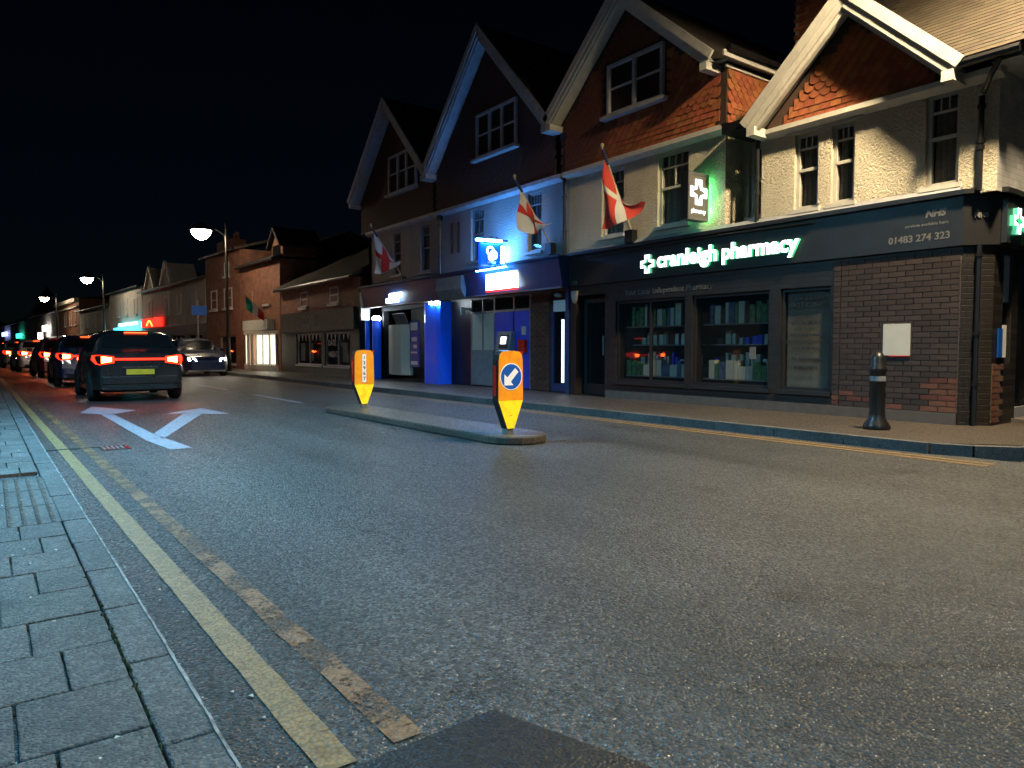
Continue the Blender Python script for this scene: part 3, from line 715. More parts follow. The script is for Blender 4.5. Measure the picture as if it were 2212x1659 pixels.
MB().tube([(WX - .09, 10.9, 2.95), (WX - .09, 9.2, 2.96), (WX - .09, 7.6, 2.99), (WX - .09, 6.0, 2.96)], .012, 6).build('trunking', M_black, PH)
text('lettering', 'NHS', M_text, FA, face_mx(WX - .052, 4.42, 2.81) @ Matrix(((1, .2, 0, 0), (0, 1, 0, 0), (0, 0, 1, 0), (0, 0, 0, 1))), width=.24, size=.13, extrude=.003, bold=.006)
text('lettering', 'services available here', M_text, FA, face_mx(WX - .052, 4.68, 2.70), width=.54, size=.08, extrude=.002)
text('lettering', '01483 274 323', M_text, FA, face_mx(WX - .052, 4.89, 2.51), width=.77, size=.12, extrude=.003, bold=.002)
s45 = sqrt(.5)
text('lettering', 'NHS', M_text, FA, Matrix(((s45, 0, -s45, WX + .03), (-s45, 0, -s45, 3.87), (0, 1, 0, 2.74), (0, 0, 0, 1))), width=.16, size=.12, extrude=.006, bold=.005)
# --- illuminated letters
def cross_poly(c, s, thick):
    """plus with rounded arms and a four-pointed hole, as faces in local xy"""
    out = []; a, b = s * .2, s * .5
    ring = [(a, b), (a, a), (b, a), (b, -a), (a, -a), (a, -b), (-a, -b), (-a, -a), (-b, -a), (-b, a), (-a, a), (-a, b)]
    st = s * .40; q = s * .11
    inner = [(q * .35, st * .9), (q, q), (st * .9, q * .35), (st * .9, -q * .35), (q, -q), (q * .35, -st * .9), (-q * .35, -st * .9), (-q, -q), (-st * .9, -q * .35), (-st * .9, q * .35), (-q, q), (-q * .35, st * .9)]
    return ring, inner
def cross_mesh(name, parent, mw, s, th, front, side):
    ring, inner = cross_poly(0, s, th); n = 12; vs = []
    for zz in (th, 0): vs += [mw @ Vector((x, y, zz)) for x, y in ring]; vs += [mw @ Vector((x, y, zz)) for x, y in inner]
    m1 = MB(); m1.add(vs, [(i, (i + 1) % n, n + (i + 1) % n, n + i) for i in range(n)]); o = m1.build(name, front, parent)
    m2 = MB(); m2.add(vs, [(i, (i + 1) % n, 2 * n + (i + 1) % n, 2 * n + i) for i in range(n)] + [(n + i, n + (i + 1) % n, 3 * n + (i + 1) % n, 3 * n + i) for i in range(n)]); m2.build('cross_edge', side, o)
    return o
SG = thing('illuminated_sign', 'glowing white and green "cranleigh pharmacy" letters with cross on the front fascia', 'sign', (WX - .06, 7.7, 2.4))
text('letters', 'cranleigh', G_letter, SG, face_mx(WX - .085, 9.03, 2.58), width=1.33, size=.3, extrude=.028, bold=.011, mat_side=G_letterg)
text('letters', 'pharmacy', G_letter, SG, face_mx(WX - .085, 7.60, 2.58), width=1.40, size=.3, extrude=.028, bold=.011, mat_side=G_letterg)
cross_mesh('cross', SG, face_mx(WX - .06, 9.27, 2.66), .34, .05, G_letter, G_letterg)
SG2 = thing('illuminated_sign', 'glowing green and white cross and letters on the side fascia at the picture edge', 'sign', (10.9, 3.6, 2.4))
MB().box(10.26, 13.6, 3.59, 3.652, 2.42, 2.98).build('sign_board', M_shopblack, SG2)
text('letters', 'cranleigh', G_letter, SG2, face_my(10.70, 3.565, 2.6), width=1.0, size=.3, extrude=.02, bold=.011, mat_side=G_letterg)
cross_mesh('cross', SG2, face_my(10.47, 3.58, 2.69), .32, .05, G_letter, G_letterg)
# --- first floor, left block (A) and right block (B)
A1 = (10.0, 10.62, 3.32, 4.62); A2 = (8.41, 9.13, 3.32, 4.64)
aw = MB(); aw.wall(WX, .25, 7.636, 11.6, 3.03, 4.72, [A1, A2]); aw.build('upper_wall', M_render, PH)
MB().wall(7.63, .2, WX + .003, WX + 1.6, 3.03, 4.72, [], 'y').build('return_wall', M_render, PH)
sash(PH, *A1); sash(PH, *A2)
MB().wall(WX + .46, .2, 6.9, 7.63, 3.03, 4.72, [(7.12, 7.5, 3.3, 4.5)]).build('link_wall', M_render, PH)
sash(PH, 7.12, 7.5, 3.3, 4.5, X=WX + .46, top=0, div=1)
B1 = (5.97, 6.36, 3.2, 4.34); B2 = (5.42, 5.77, 3.2, 4.34); B3 = (4.06, 4.47, 3.2, 4.40)
bw = MB(); bw.wall(WX, .25, 3.626, 6.93, 3.03, 4.46, [B1, B2, B3]); bw.build('upper_wall', M_render, PH)
MB().wall(3.62, .25, WX + .003, 17, 3.03, 4.5, [], 'y').build('side_wall', M_wbrick, PH)
MB().box(WX + .02, WX + 1.5, 6.93, 6.96, 3.03, 4.5).build('return_wall', M_render, PH)
for bb in (B1, B2, B3): sash(PH, *bb, top=3, div=1)
MB().box(WX + .02, WX + .12, 5.775, 5.965, 3.2, 4.34).build('mullion_panel', M_trim, PH)
MB().box(WX - .03, WX + .02, 5.3, 6.5, 4.345, 4.455).build('lintel_board', M_trim, PH)
MB().box(WX + .6, WX + .65, 3.8, 11.4, 3.1, 4.5).build('rooms', M_dark, PH)
# string band and eaves under the tiles
MB().prism([(WX - .13, 11.7, 4.80), (WX - .13, 11.7, 4.72), (WX, 11.7, 4.66), (WX + .05, 11.7, 4.80)], (0, -4.2, 0)).build('band', M_trim, PH)
MB().prism([(WX - .13, 7.5, 4.80), (WX - .13, 7.5, 4.72), (WX - .13, 7.58, 4.66), (WX - .13, 7.65, 4.80)], (1.3, 0, 0)).build('band', M_trim, PH)
MB().prism([(WX - .14, 6.97, 4.5), (WX - .14, 6.97, 4.43), (WX, 6.97, 4.37), (WX + .05, 6.97, 4.5)], (0, -3.4, 0)).build('band', M_trim, PH)
# --- gables
g3 = gable(PH, 7.72, 11.9, 5.86, 9.86, 7.72, 9.62, 15, WX - .04, 4.80, M_trim, M_tiled)
MB().box(WX - .04, WX + 1.6, 7.6, 7.8, 4.80, 5.85).build('gable_return', M_tiled, PH)
MB().prism([(WX - .15, 7.45, 5.86), (WX - .15, 7.78, 5.86), (WX - .15, 7.78, 5.83), (WX - .15, 7.45, 5.83)], (2.2, 0, 0)).build('soffit', M_trim, PH)
MB().box(WX - .35, WX + 2.2, 7.42, 7.45, 5.80, 5.90).build('eaves_board', M_trim, PH)
MB().box(WX - .1, WX + 2.2, 7.56, 7.6, 5.72, 5.78).build('eaves_board', M_trim, PH)
MB().tube([(WX - .3, 7.38, 5.93), (WX + 2.3, 7.38, 5.93)], .055, 8).build('gutter', M_black, PH)
casement(PH, 8.95, 10.38, 5.62, 6.6, WX - .08, 2)
g4 = gable(PH, 3.98, 6.93, 4.58, 5.43, 5.98, 9.62, 12.6, WX - .04, 4.5, M_trim, M_tiled, rooft=.1, board=.22)
# main roof of the right block behind its gable
rf = MB(); rf.prism([(9.72, 3.3, 4.55), (12.6, 3.3, 7.3), (12.6, 3.3, 7.42), (9.66, 3.3, 4.63)], (0, .67, 0)); rf.prism([(10.2, 3.97, 5.01), (12.6, 3.97, 7.3), (12.6, 3.97, 7.42), (10.2, 3.97, 5.145)], (0, 3.08, 0)); RB = rf.build('roof', M_roof, PH)
MB().prism([(12.6, 3.3, 7.3), (15.5, 3.3, 4.5), (15.5, 3.3, 4.6), (12.6, 3.3, 7.42)], (0, 3.7, 0)).build('roof', M_roof, PH)
MB().prism([(9.76, 3.33, 4.5), (12.6, 3.33, 7.25), (15.4, 3.33, 4.5)], (0, .3, 0)).build('side_gable', M_wbrick, PH)
MB().tube([(9.64, 3.96, 4.56), (9.64, 3.3, 4.56)], .055, 8).build('gutter', M_black, PH)
MB().tube([(9.64, 3.5, 4.5), (9.72, 3.62, 4.36), (9.95, 3.78, 4.24)], .032, 8).build('downpipe', M_black, PH)
downpipe(PH, WX, 3.80, 3.05, 4.2, .035, False)
downpipe(PH, WX, 6.98, 3.05, 4.5, .035)
# roof tiles that can be told apart, right of the front gable
rt = MB().box(-.006, .008, -.081, .081, -.085, .085); rtm = mesh_only(MB().box(-.083, .083, -.085, .085, 0, .014), 'roof_tile', M_rooft)
ang = atan2(7.42 - 4.63, 12.6 - 9.66); n_rt = 0
for r in range(34):
    d = .06 + r * .1; X = 9.66 + cos(ang) * d; Z = 4.63 + sin(ang) * d + .004
    y0 = 3.33 + (.083 if r % 2 else 0)
    while y0 < 5.6:
        zg = 5.98 - abs(y0 - 5.43) * (5.98 - 4.58) / 1.47 + .12
        if Z > zg - .05 and n_rt < 300:
            mw = Matrix.Translation((X, y0, Z)) @ Matrix.Rotation(-ang + radians(3.5 + random.uniform(-1, 1)), 4, 'Y') @ Matrix.Rotation(radians(90 + random.uniform(-1.5, 1.5)), 4, 'Z')
            part('roof_tile', rtm, None, RB, mw); n_rt += 1
        y0 += .168
# hung tiles: front of right gable, return and lower right of left gable as single tiles
in4 = lambda y, z: (4.12 + .12 < y < 6.8 - .1) and z < 5.98 - .3 - abs(y - 5.43) * .95 and z > 4.52
nt_ = 0
for (y, z, r) in tile_spots(4.1, 6.85, 4.5, 6.0, in4): tile_obj(g4, WX - .045, y, z, T_round if r >= 3 else T_flat); nt_ += 1
for (x, z, r) in tile_spots(WX + .06, WX + 1.3, 4.80, 5.75, lambda a, b: True):
    tile_obj(g3, x, 7.597, z, T_round if r >= 4 else T_flat, rot=radians(90)); nt_ += 1
in3 = lambda y, z: 7.75 < y < 11.75 and z > 4.8 and z < 7.72 - .3 - abs(y - 9.86) * .9 and not (8.85 < y < 10.48 and 5.5 < z < 6.7)
sp3 = tile_spots(7.72, 11.75, 4.80, 7.7, in3)
sp3.sort(key=lambda s: s[0] + (s[1] - 4.8) * .9)
k3 = max(0, 300 - nt_)
for (y, z, r) in sp3[:k3]: tile_obj(g3, WX - .045, y, z, T_round if r >= 4 else T_flat)
tile_join(g3, sp3[k3:], WX - .045, M_tile_shaded)  # shaded part of the gable front, in the darkened tile colour
# chimney
CH = MB().box(12.02, 12.78, 6.92, 7.68, 5.0, 9.2).build('chimney', M_mortar, PH)
nb = 0
for r in range(28):
    z0 = 6.25 + r * .075
    for k in range(4):
        y0 = 6.9 + k * .2 - (.1 if r % 2 else 0)
        L = .195
        if y0 < 6.9: y0, L = 6.9, .095
        if y0 + L > 7.7: L = 7.7 - y0
        MB().box(11.995, 12.03, y0 + .004, y0 + L, z0 + .004, z0 + .068).build('brick', M_brickp, CH)
    for k in range(4):
        x0 = 12.0 + k * .2 - (0 if r % 2 else .1); L = .195
        if x0 < 12.0: x0, L = 12.035, .06
        if k == 0 and r % 2: x0, L = 12.035, .16
        MB().box(x0 + .004, min(x0 + L, 12.8), 6.895, 6.93, z0 + .004, z0 + .068).build('brick', M_brickp, CH)
# tuft of moss by the valley
tf = MB()
for k in range(60):
    a = random.uniform(0, 6.28); L = random.uniform(.06, .16); c = (9.75 + random.gauss(0, .03), 7.15 + random.gauss(0, .06), 4.74)
    tf.add([c, (c[0] + cos(a) * .012, c[1] + sin(a) * .012, c[2]), (c[0] + cos(a) * L, c[1] + sin(a) * L, c[2] + random.uniform(.02, .1))], [(0, 1, 2)])
tag(tf.build('moss_tuft', M_moss), 'green tuft growing in the valley between the pharmacy gables', 'plant')
MB().box(WX - .35, WX + .5, 6.95, 7.45, 4.55, 4.7).build('valley_gutter', M_black, PH)
# hanging pharmacy sign
PS = thing('projecting_sign', 'lit grey pharmacy hanging sign with white cross beside the green-lit window', 'sign', (9.7, 7.97, 3.2))
MB().box(9.38, 9.90, 7.9, 8.05, 3.24, 4.02).build('sign_case', M_black, PS)
fr = MB(); fr.box(9.38, 9.90, 7.885, 7.9, 3.24, 3.28); fr.box(9.38, 9.90, 7.885, 7.9, 3.98, 4.02); fr.box(9.38, 9.42, 7.886, 7.9, 3.28, 3.98); fr.box(9.86, 9.90, 7.886, 7.9, 3.28, 3.98); fr.build('sign_frame', M_metal, PS)
MB().box(9.42, 9.86, 7.893, 7.899, 3.28, 3.98).build('sign_face', plain('sign_face_grey', (.16, .155, .13), .5, bstr=0), PS)
cross_mesh('cross', PS, face_my(9.64, 7.892, 3.70), .42, .01, G_letter, G_letter)
text('letters', 'pharmacy', G_letter, PS, face_my(9.46, 7.889, 3.36), width=.36, size=.1, extrude=.003, bold=.002)
MB().box(9.90, 9.925, 7.91, 8.04, 3.3, 3.96).build('edge_light', G_green, PS)
MB().tube([(9.90, 7.97, 3.9), (10.02, 7.97, 3.9)], .02, 6).build('bracket', M_black, PS)

# ================================================================== BANK
BK = thing('bank_building', 'grey roughcast bank with two dark tile-hung gables and navy shopfront', 'building', (WX, 16.8, 0))
holes = [(19.28, 19.83, 3.3, 4.57), (17.56, 18.09, 3.26, 4.55), (14.86, 15.44, 3.3, 4.61), (12.55, 13.05, 3.28, 4.60)]
MB().wall(WX, .25, 11.6, 21.3, 3.03, 4.72, holes).build('upper_wall', M_render2, BK)
for hh in holes: sash(BK, *hh, trim=M_trimg)
for yy in (16.35, 16.02): MB().box(WX - .02, WX, yy - .04, yy + .04, 3.6, 4.4).build('slot_board', M_black, BK)
MB().box(WX + .6, WX + .65, 11.8, 21.2, 3.05, 4.6).build('rooms', M_dark, BK)
MB().wall(21.3, .2, WX + .001, 16, 0, 4.72, [], 'y').build('end_wall', M_render2, BK)
MB().box(WX + .001, 16, 21.3, 21.5, 0, 5.8).build('end_wall_upper', M_bwally, BK)
MB().prism([(WX - .13, 21.5, 4.80), (WX - .13, 21.5, 4.72), (WX, 21.5, 4.66), (WX + .05, 21.5, 4.80)], (0, -9.7, 0)).build('band', M_trimg, BK)
ga1 = gable(BK, 17.18, 22.1, 5.84, 19.6, 8.36, 9.62, 16, WX - .04, 4.8, M_trimg, M_tiled)
ga2 = gable(BK, 11.92, 17.16, 5.86, 14.53, 8.66, 9.62, 16, WX - .04, 4.8, M_trimg, M_tiled)
casement(BK, 18.15, 19.88, 5.72, 6.85, WX - .08, 3); casement(BK, 13.38, 15.05, 5.78, 6.86, WX - .08, 3)
downpipe(BK, WX, 11.7, 3.05, 5.5); downpipe(BK, WX, 16.9, 3.05, 4.55)
for (go, ya, yb, yap, zap, win) in ((ga1, 17.3, 21.9, 19.6, 8.36, (18.05, 19.98, 5.6, 6.95)), (ga2, 12.05, 17.05, 14.53, 8.66, (13.28, 15.15, 5.66, 6.96))):
    sp = tile_spots(ya, yb, 4.8, zap, lambda y, z: z < zap - .35 - abs(y - yap) * 1.02 and not (win[0] < y < win[1] and win[2] < z < win[3]), pitch=.168)
    tile_join(go, sp, WX - .045, M_tiled)
# --- bank ground floor
MB().prism([(WX - .32, 11.58, 3.02), (WX - .32, 11.58, 2.96), (WX - .2, 11.58, 2.4), (WX, 11.58, 2.4), (WX + .1, 11.58, 3.02)], (0, 9.9, 0)).build('fascia', M_navy, BK)
MB().box(WX - .36, WX + .1, 11.56, 21.6, 3.02, 3.06).build('cornice', M_navy, BK)
MB().box(WX - .26, WX - .19, 11.57, 21.55, 2.37, 2.405).build('fascia_rail', M_metal, BK)
MB().prism([(WX - .38, 15.3, 2.93), (WX - .4, 15.3, 2.6), (WX - .26, 15.3, 2.36), (WX - .2, 15.3, 2.93)], (0, 1.25, 0)).build('blank_sign_panel', M_grey, BK)
MB().box(WX - .3, WX + .9, 21.48, 21.6, 2.0, 2.9).build('end_bracket', M_trimg, BK)
bgw = MB(); bgw.wall(WX + .35, .2, 11.58, 21.4, 0, 2.42, [(12.05, 12.6, .12, 2.1), (13.35, 15.9, .12, 2.35), (18.0, 21.2, .12, 2.3)]); bgw.build('shop_wall', M_shopblack, BK)
MB().box(WX + 1.4, WX + 1.45, 11.6, 21.4, .1, 2.4).build('bank_hall', M_dark, BK)
# brick pier with bricks
MB().box(WX + .31, WX + .36, 12.62, 13.3, .12, 2.36).build('mortar_bed', M_mortard, BK)
pier = MB().box(WX + .305, WX + .31, 12.62, 12.63, .12, 2.36).build('brick_pier', M_mortard, BK)
for r in range(29):
    for k in range(3):
        y0 = 12.63 + k * .225 - (.11 if r % 2 else 0)
        part('brick', bmr2 if y0 < 12.6 else bmr, None, pier, Matrix.Translation((WX + .30, max(y0, 12.63), .13 + r * .075)))
# glazed bay with cash machine
bay = MB(); 
for yy in (13.35, 14.0, 14.83, 15.36, 15.9): bay.box(WX + .3, WX + .36, yy - .025, yy + .025, .12, 2.36)
bay.box(WX + .301, WX + .359, 13.375, 15.875, 2.0, 2.05); bayo = bay.build('shop_window', M_metal, BK)
for a, b in ((13.38, 13.97), (14.03, 14.8), (14.86, 15.33), (15.39, 15.87)): MB().box(WX + .32, WX + .326, a, b, 2.06, 2.34).build('pane', M_shopglass, bayo)
MB().box(WX + .31, WX + .34, 14.86, 15.87, .14, 1.99).build('grey_panel', M_pale, bayo)
MB().box(WX + .28, WX + .309, 14.86, 15.87, .14, 1.05).build('grey_panel', M_grey, bayo)
MB().box(WX + .3, WX + .34, 13.38, 14.82, .14, 1.99).build('blue_panel', M_blue, bayo)
AT = thing('cash_machine', 'grey cash machine with a lit screen in the blue bank panel', 'cash machine', (WX + .25, 14.25, 0.8))
MB().prism([(WX + .3, 13.95, .82), (WX + .18, 13.95, .84), (WX + .12, 13.95, 1.02), (WX + .2, 13.95, 1.5), (WX + .3, 13.95, 1.52)], (0, .6, 0)).build('surround', M_grey, AT)
MB().prism([(WX + .125, 14.05, 1.1), (WX + .11, 14.05, 1.1), (WX + .175, 14.05, 1.42), (WX + .19, 14.05, 1.42)], (0, .34, 0)).build('hood_recess', M_black, AT)
MB().prism([(WX + .12, 14.1, 1.2), (WX + .113, 14.1, 1.2), (WX + .145, 14.1, 1.38), (WX + .155, 14.1, 1.38)], (0, .22, 0)).build('screen', G_atm, AT)
MB().box(WX + .08, WX + .16, 14.05, 14.4, .95, .99).build('keypad', M_black, AT)
PB = MB().box(WX + .2, WX + .3, 13.45, 13.72, 1.0, 1.3).build('deposit_box', M_redrefl, None); tag(PB, 'red deposit box on the blue bank panel right of the cash machine', 'box')
MB().box(WX + .28, WX + .3, 13.5, 13.66, 1.42, 1.62).build('notice', M_paper, bayo)
# blue pillar, posters, lightbox, door
pl = MB(); pl.prism([(WX + .3, 16.9, .1), (WX - .05, 16.9, .1), (WX - .09, 17.05, .1), (WX - .09, 17.66, .1), (WX - .05, 17.8, .1), (WX + .3, 17.8, .1)], (0, 0, 2.27)); pl.build('blue_pillar', M_blueglow, BK)
for (a, b, c) in ((WX - .14, 16.95, 2.28), (WX - .12, 17.3, 2.3)): MB().lathe([(0, c), (.045, c + .01), (.05, c + .04), (.03, c + .09)], (a, b, 0), 10).build('downlight', G_spot, BK)
for yy in (21.2, 21.75): MB().lathe([(.14, .1), (.14, 2.0)], (WX + .1, yy, 0), 14).build('blue_column', M_blueglow, BK, smooth=True)
MB().lathe([(.12, 2.0), (.13, 2.03), (.13, 2.1), (.1, 2.12)], (WX + .1, 21.2, 0), 12).build('column_lamp', G_spot, BK)
wb = MB(); wb.prism([(WX + .1, 18.75, .3), (WX - .02, 18.75, .3), (WX - .12, 19.1, .3), (WX - .12, 19.65, .3), (WX - .02, 20.1, .3), (WX + .1, 20.1, .3)], (0, 0, 1.5)); WBX = wb.build('display_cabinet', M_pale, None); tag(WBX, 'pale rounded display cabinet left of the blue bank pillar', 'cabinet')
PO = thing('poster_board', 'blue poster board with white panels beside the pale cabinet', 'poster board', (WX, 18.45, .5))
MB().box(WX - .02, WX + .02, 18.2, 18.72, .55, 1.88).build('board', M_signblue, PO)
for (a, b, c, d_) in ((18.26, 18.66, 1.62, 1.84), (18.3, 18.6, 1.3, 1.42), (18.28, 18.64, .95, 1.0), (18.3, 18.5, 1.1, 1.2), (18.26, 18.66, .62, .72)): MB().box(WX - .026, WX - .02, a, b, c, d_).build('panel', M_whitep, PO)
fan = MB()
for k in range(7): fan.bar((WX - .02, 18.85 + k * .11, 1.83), (WX - .22, 18.75 + k * .11, 2.12), .08, .015)
tag(fan.build('awning_slats', M_metal, BK), None, None, kind='stuff')
db = MB(); db.wall(WX + .32, .06, 12.06, 12.59, .13, 2.08, [(12.14, 12.5, .3, 2.0)]); dbo = db.build('door', M_navy, BK)
MB().box(WX + .34, WX + .346, 12.14, 12.5, .3, 2.0).build('pane', M_shopglass, dbo)
MB().tube([(WX + .05, 11.86, .35), (WX + .05, 11.86, 1.72)], .03, 8).build('door_light_tube', glow('tube_white', (.8, .92, 1.0), 2.2), BK)
MB().box(WX - .02, WX + .3, 11.6, 11.7, .1, 2.4).build('jamb', M_navy, BK)
MB().box(WX + .02, WX + .1, 11.75, 12.15, 1.9, 2.14).build('letter_light', M_whitep, BK)
MB().lathe([(0, 2.2), (.09, 2.22), (.11, 2.28), (.04, 2.33)], (WX + .05, 12.0, 0), 12).build('downlight', M_grey, BK)
cc = MB(); cc.box(WX + .1, WX + .34, 16.0, 16.08, 2.1, 2.16); cc.lathe([(.05, 0), (.06, .12), (.03, .2)], (WX + .12, 16.04, 1.98), 10); tag(cc.build('security_camera', M_whitep), 'white security camera under the navy bank fascia', 'camera')
# bank lit signs
BS = thing('illuminated_sign', 'bright white lit sign board over the bank entrance with red underline', 'sign', (WX - .3, 13.65, 2.4))
MB().box(WX - .33, WX - .27, 13.05, 14.27, 2.48, 2.86).build('sign_face', G_bankw, BS)
MB().box(WX - .335, WX - .28, 13.05, 14.27, 2.44, 2.478).build('red_rule', G_red, BS)
MB().tube([(WX - .48, 14.6, 2.98), (WX - .48, 13.2, 2.99)], .022, 8).build('sign_lamp', M_black, BS)
MB().box(WX - .475, WX - .42, 13.3, 14.5, 2.945, 2.962).build('lamp_strip', G_strip, BS)
for yy in (14.45, 13.4): MB().bar((WX - .48, yy, 2.99), (WX - .3, yy, 3.02), .02, .02).build('lamp_arm', M_black, BS)
BS2 = thing('illuminated_sign', 'small white lit sign of two offset bars at the left end of the bank fascia', 'sign', (WX - .3, 19.1, 2.3))
for (a, b, c, d_) in ((18.62, 19.4, 2.64, 2.78), (18.8, 19.62, 2.5, 2.64)):
    MB().box(WX - .36, WX - .3, a, b, c - .06, d_ - .055).build('sign_bar', G_bankw, BS2, bevel=.03)
HS = thing('projecting_sign', 'blue hanging bank sign with white rings and a glowing lamp bar', 'sign', (9.5, 13.85, 3.0))
MB().box(9.2, 9.78, 13.8, 13.9, 3.02, 3.54).build('sign_panel', G_blue, HS, bevel=.02)
for (x_, z_, r_) in ((9.47, 3.36, .11), (9.56, 3.27, .11), (9.5, 3.22, .09)):
    rg = MB(); n = 24; vs = []
    for k in range(n): a = 2 * pi * k / n; vs += [(x_ + r_ * cos(a), 13.79 - r_ * .02, z_ + r_ * sin(a)), (x_ + r_ * .62 * cos(a), 13.79 - r_ * .02, z_ + r_ * .62 * sin(a))]
    rg.add(vs, [(2 * k, 2 * k + 1, (2 * k + 3) % (2 * n), (2 * k + 2) % (2 * n)) for k in range(n)])
    rg.prism([vs[0], vs[2], vs[4]], (0, .004, 0)); rg.build('ring', G_bankw, HS)
MB().box(9.38, 9.62, 13.775, 13.785, 3.07, 3.12).build('sign_foot', M_whitep, HS)
MB().tube([(9.05, 13.74, 3.58), (9.75, 13.74, 3.60)], .03, 8).build('lamp_bar', G_strip, HS)
MB().box(9.83, 9.9, 13.82, 13.88, 3.05, 3.5).build('back_light', G_strip, HS)
MB().tube([(9.1, 13.85, 3.62), (10.0, 13.85, 3.64)], .02, 8).build('bracket', M_black, HS)
sc = MB()
for k in range(24): a = k * .5; sc.lathe([(.012, -.012), (.012, .012)], (9.5 + .012 * k, 13.85 + .03 * cos(a), 3.66 + .03 * sin(a)), 5)
sc.build('scrollwork', M_black, HS)

# ================================================================== FLAGS
def flag(label, base, top, mat, size=(.62, .85), seed=1, sway=0.0):
    rnd = random.Random(seed); base, top = Vector(base), Vector(top)
    F = thing('flag', label, 'flag', tuple(base), 'flags on the upper walls')
    MB().tube([base, top], [.02, .016], 8).build('pole', M_woodp, F)
    MB().lathe([(.018, 0), (.035, .03), (.03, .07), (0, .09)], tuple(top), 10).build('finial', M_woodp, F)
    d = (top - base); nU, nV = 22, 26; mb = MB(); vs = []; uv = []
    A_, B_ = base + d * .30, base + d * .90
    D_ = A_ + Vector((.06, -size[0] * .72, -.02)); C__ = B_ + Vector((.14, sway, -size[1] * 1.15))
    for i in range(nU + 1):
        u = i / nU
        for j in range(nV + 1):
            v = j / nV; p = (A_ * (1 - u) + B_ * u) * (1 - v) + (D_ * (1 - u) + C__ * u) * v
            wv = sin(pi * min(1, v * 1.2) * .5)
            p = p + Vector((.07 * sin(u * 9 + v * 4 + seed) * wv - .05 * v, .035 * sin(u * 7 - v * 6 + seed) * wv, .03 * sin(v * 9 + u * 3) * wv - .1 * sin(pi * u) * v))
            vs.append(tuple(p)); uv.append((v, u))
    fs = [(i * (nV + 1) + j, i * (nV + 1) + j + 1, (i + 1) * (nV + 1) + j + 1, (i + 1) * (nV + 1) + j) for i in range(nU) for j in range(nV)]
    mb.add(vs, fs); mb.uv = uv; o = mb.build('cloth', mat, F, smooth=True)
    wr = MB()
    for k in range(6):
        t0 = .80 + k * .03; wr.tube([base + d * t0, base + d * (t0 + .028)], .03, 8)
    wr.build('wrapped_cloth', stripes_m, F)
    MB().box(base.x - .08, base.x + .06, base.y - .1, base.y + .1, base.z - .22, base.z + .02).build('pole_holder', M_black, F)
    return F
stripes_m = plain('wrap_navy', (.03, .04, .12), .8)
FM_george = flagmat('flag_white_red_cross', (.7, .68, .64), (.62, .04, .035), .1)
FM_red = flagmat('flag_red_white_cross', (.66, .06, .04), (.7, .66, .58), .06, .42)
flag('large red flag with a white cross beside the pharmacy window', (9.93, 9.72, 3.32), (9.14, 9.7, 4.76), FM_red, (.85, 1.1), 2, .22)
flag('white flag with red cross right of the blue bank sign', (9.93, 12.14, 3.36), (8.95, 12.14, 4.64), FM_george, (.45, .8), 5, .05)
flag('white flag with red cross at the far left end of the bank', (9.93, 19.03, 3.2), (8.92, 19.03, 4.58), FM_george, (.55, 1.0), 9, .25)

# ================================================================== BUILDINGS FURTHER DOWN
def sash_far(parent, y0, y1, z0, z1, X, trim, lit=None):
    f = MB(); w = .07
    f.box(X - .03, X + .05, y0, y0 + w, z0, z1); f.box(X - .03, X + .05, y1 - w, y1, z0, z1)
    f.box(X - .029, X + .049, y0 + w, y1 - w, z0, z0 + w); f.box(X - .029, X + .049, y0 + w, y1 - w, z1 - w, z1)
    zz = (z0 + z1) / 2; f.box(X - .02, X + .04, y0 + w, y1 - w, zz - .025, zz + .025)
    o = f.build('window', trim, parent)
    for (a, b) in ((z0 + w, zz - .025), (zz + .025, z1 - w)): MB().box(X + .01, X + .02, y0 + w, y1 - w, a, b).build('pane', lit or M_glassd, o)
    MB().box(X - .12, X + .02, y0 - .06, y1 + .06, z0 - .1, z0 - .003).build('sill', trim, o)
    return o
M_glassd = plain('glass_dark', (.012, .013, .016), .08, var=.1, bstr=0)
def row_house(name, label, y0, y1, eave, ridge, wallmat, wins=(), shop=None, X=WX, rise=3.2, roofm=None, fascia=None, shopglow=None, gables=()):
    H = thing(name, label, 'building', (X, (y0 + y1) / 2, 0))
    MB().box(X, X + 5.5, y0, y1, 2.45, eave).build('upper_wall', wallmat, H)
    sh = MB(); sh.wall(X, .3, y0, y1, 0, 2.45, [s[:4] for s in (shop or [])]); sh.build('shop_wall', fascia or M_shopblack, H)
    MB().box(X + .9, X + .95, y0 + .1, y1 - .1, .1, 2.4).build('shop_back_wall', M_dark, H)
    MB().prism([(X - .25, y0 - .05, eave - .05), (X + rise, y0 - .05, ridge), (X + 2 * rise, y0 - .05, eave), (X + 2 * rise, y0 - .05, eave + .12), (X + rise, y0 - .05, ridge + .14), (X - .3, y0 - .05, eave + .06)], (0, y1 - y0 + .1, 0)).build('roof', roofm or M_roof, H)
    MB().tube([(X - .3, y0, eave - .02), (X - .3, y1, eave - .02)], .06, 8).build('gutter', M_black, H)
    for wv in wins: sash_far(H, *wv, X, M_trimg)
    for s_ in (shop or []):
        o = shop_window(H, *s_[:4], X=X, mull=s_[4] if len(s_) > 4 else 2, frame=M_trimg if len(s_) < 6 else s_[5], glassm=shopglow)
    return H
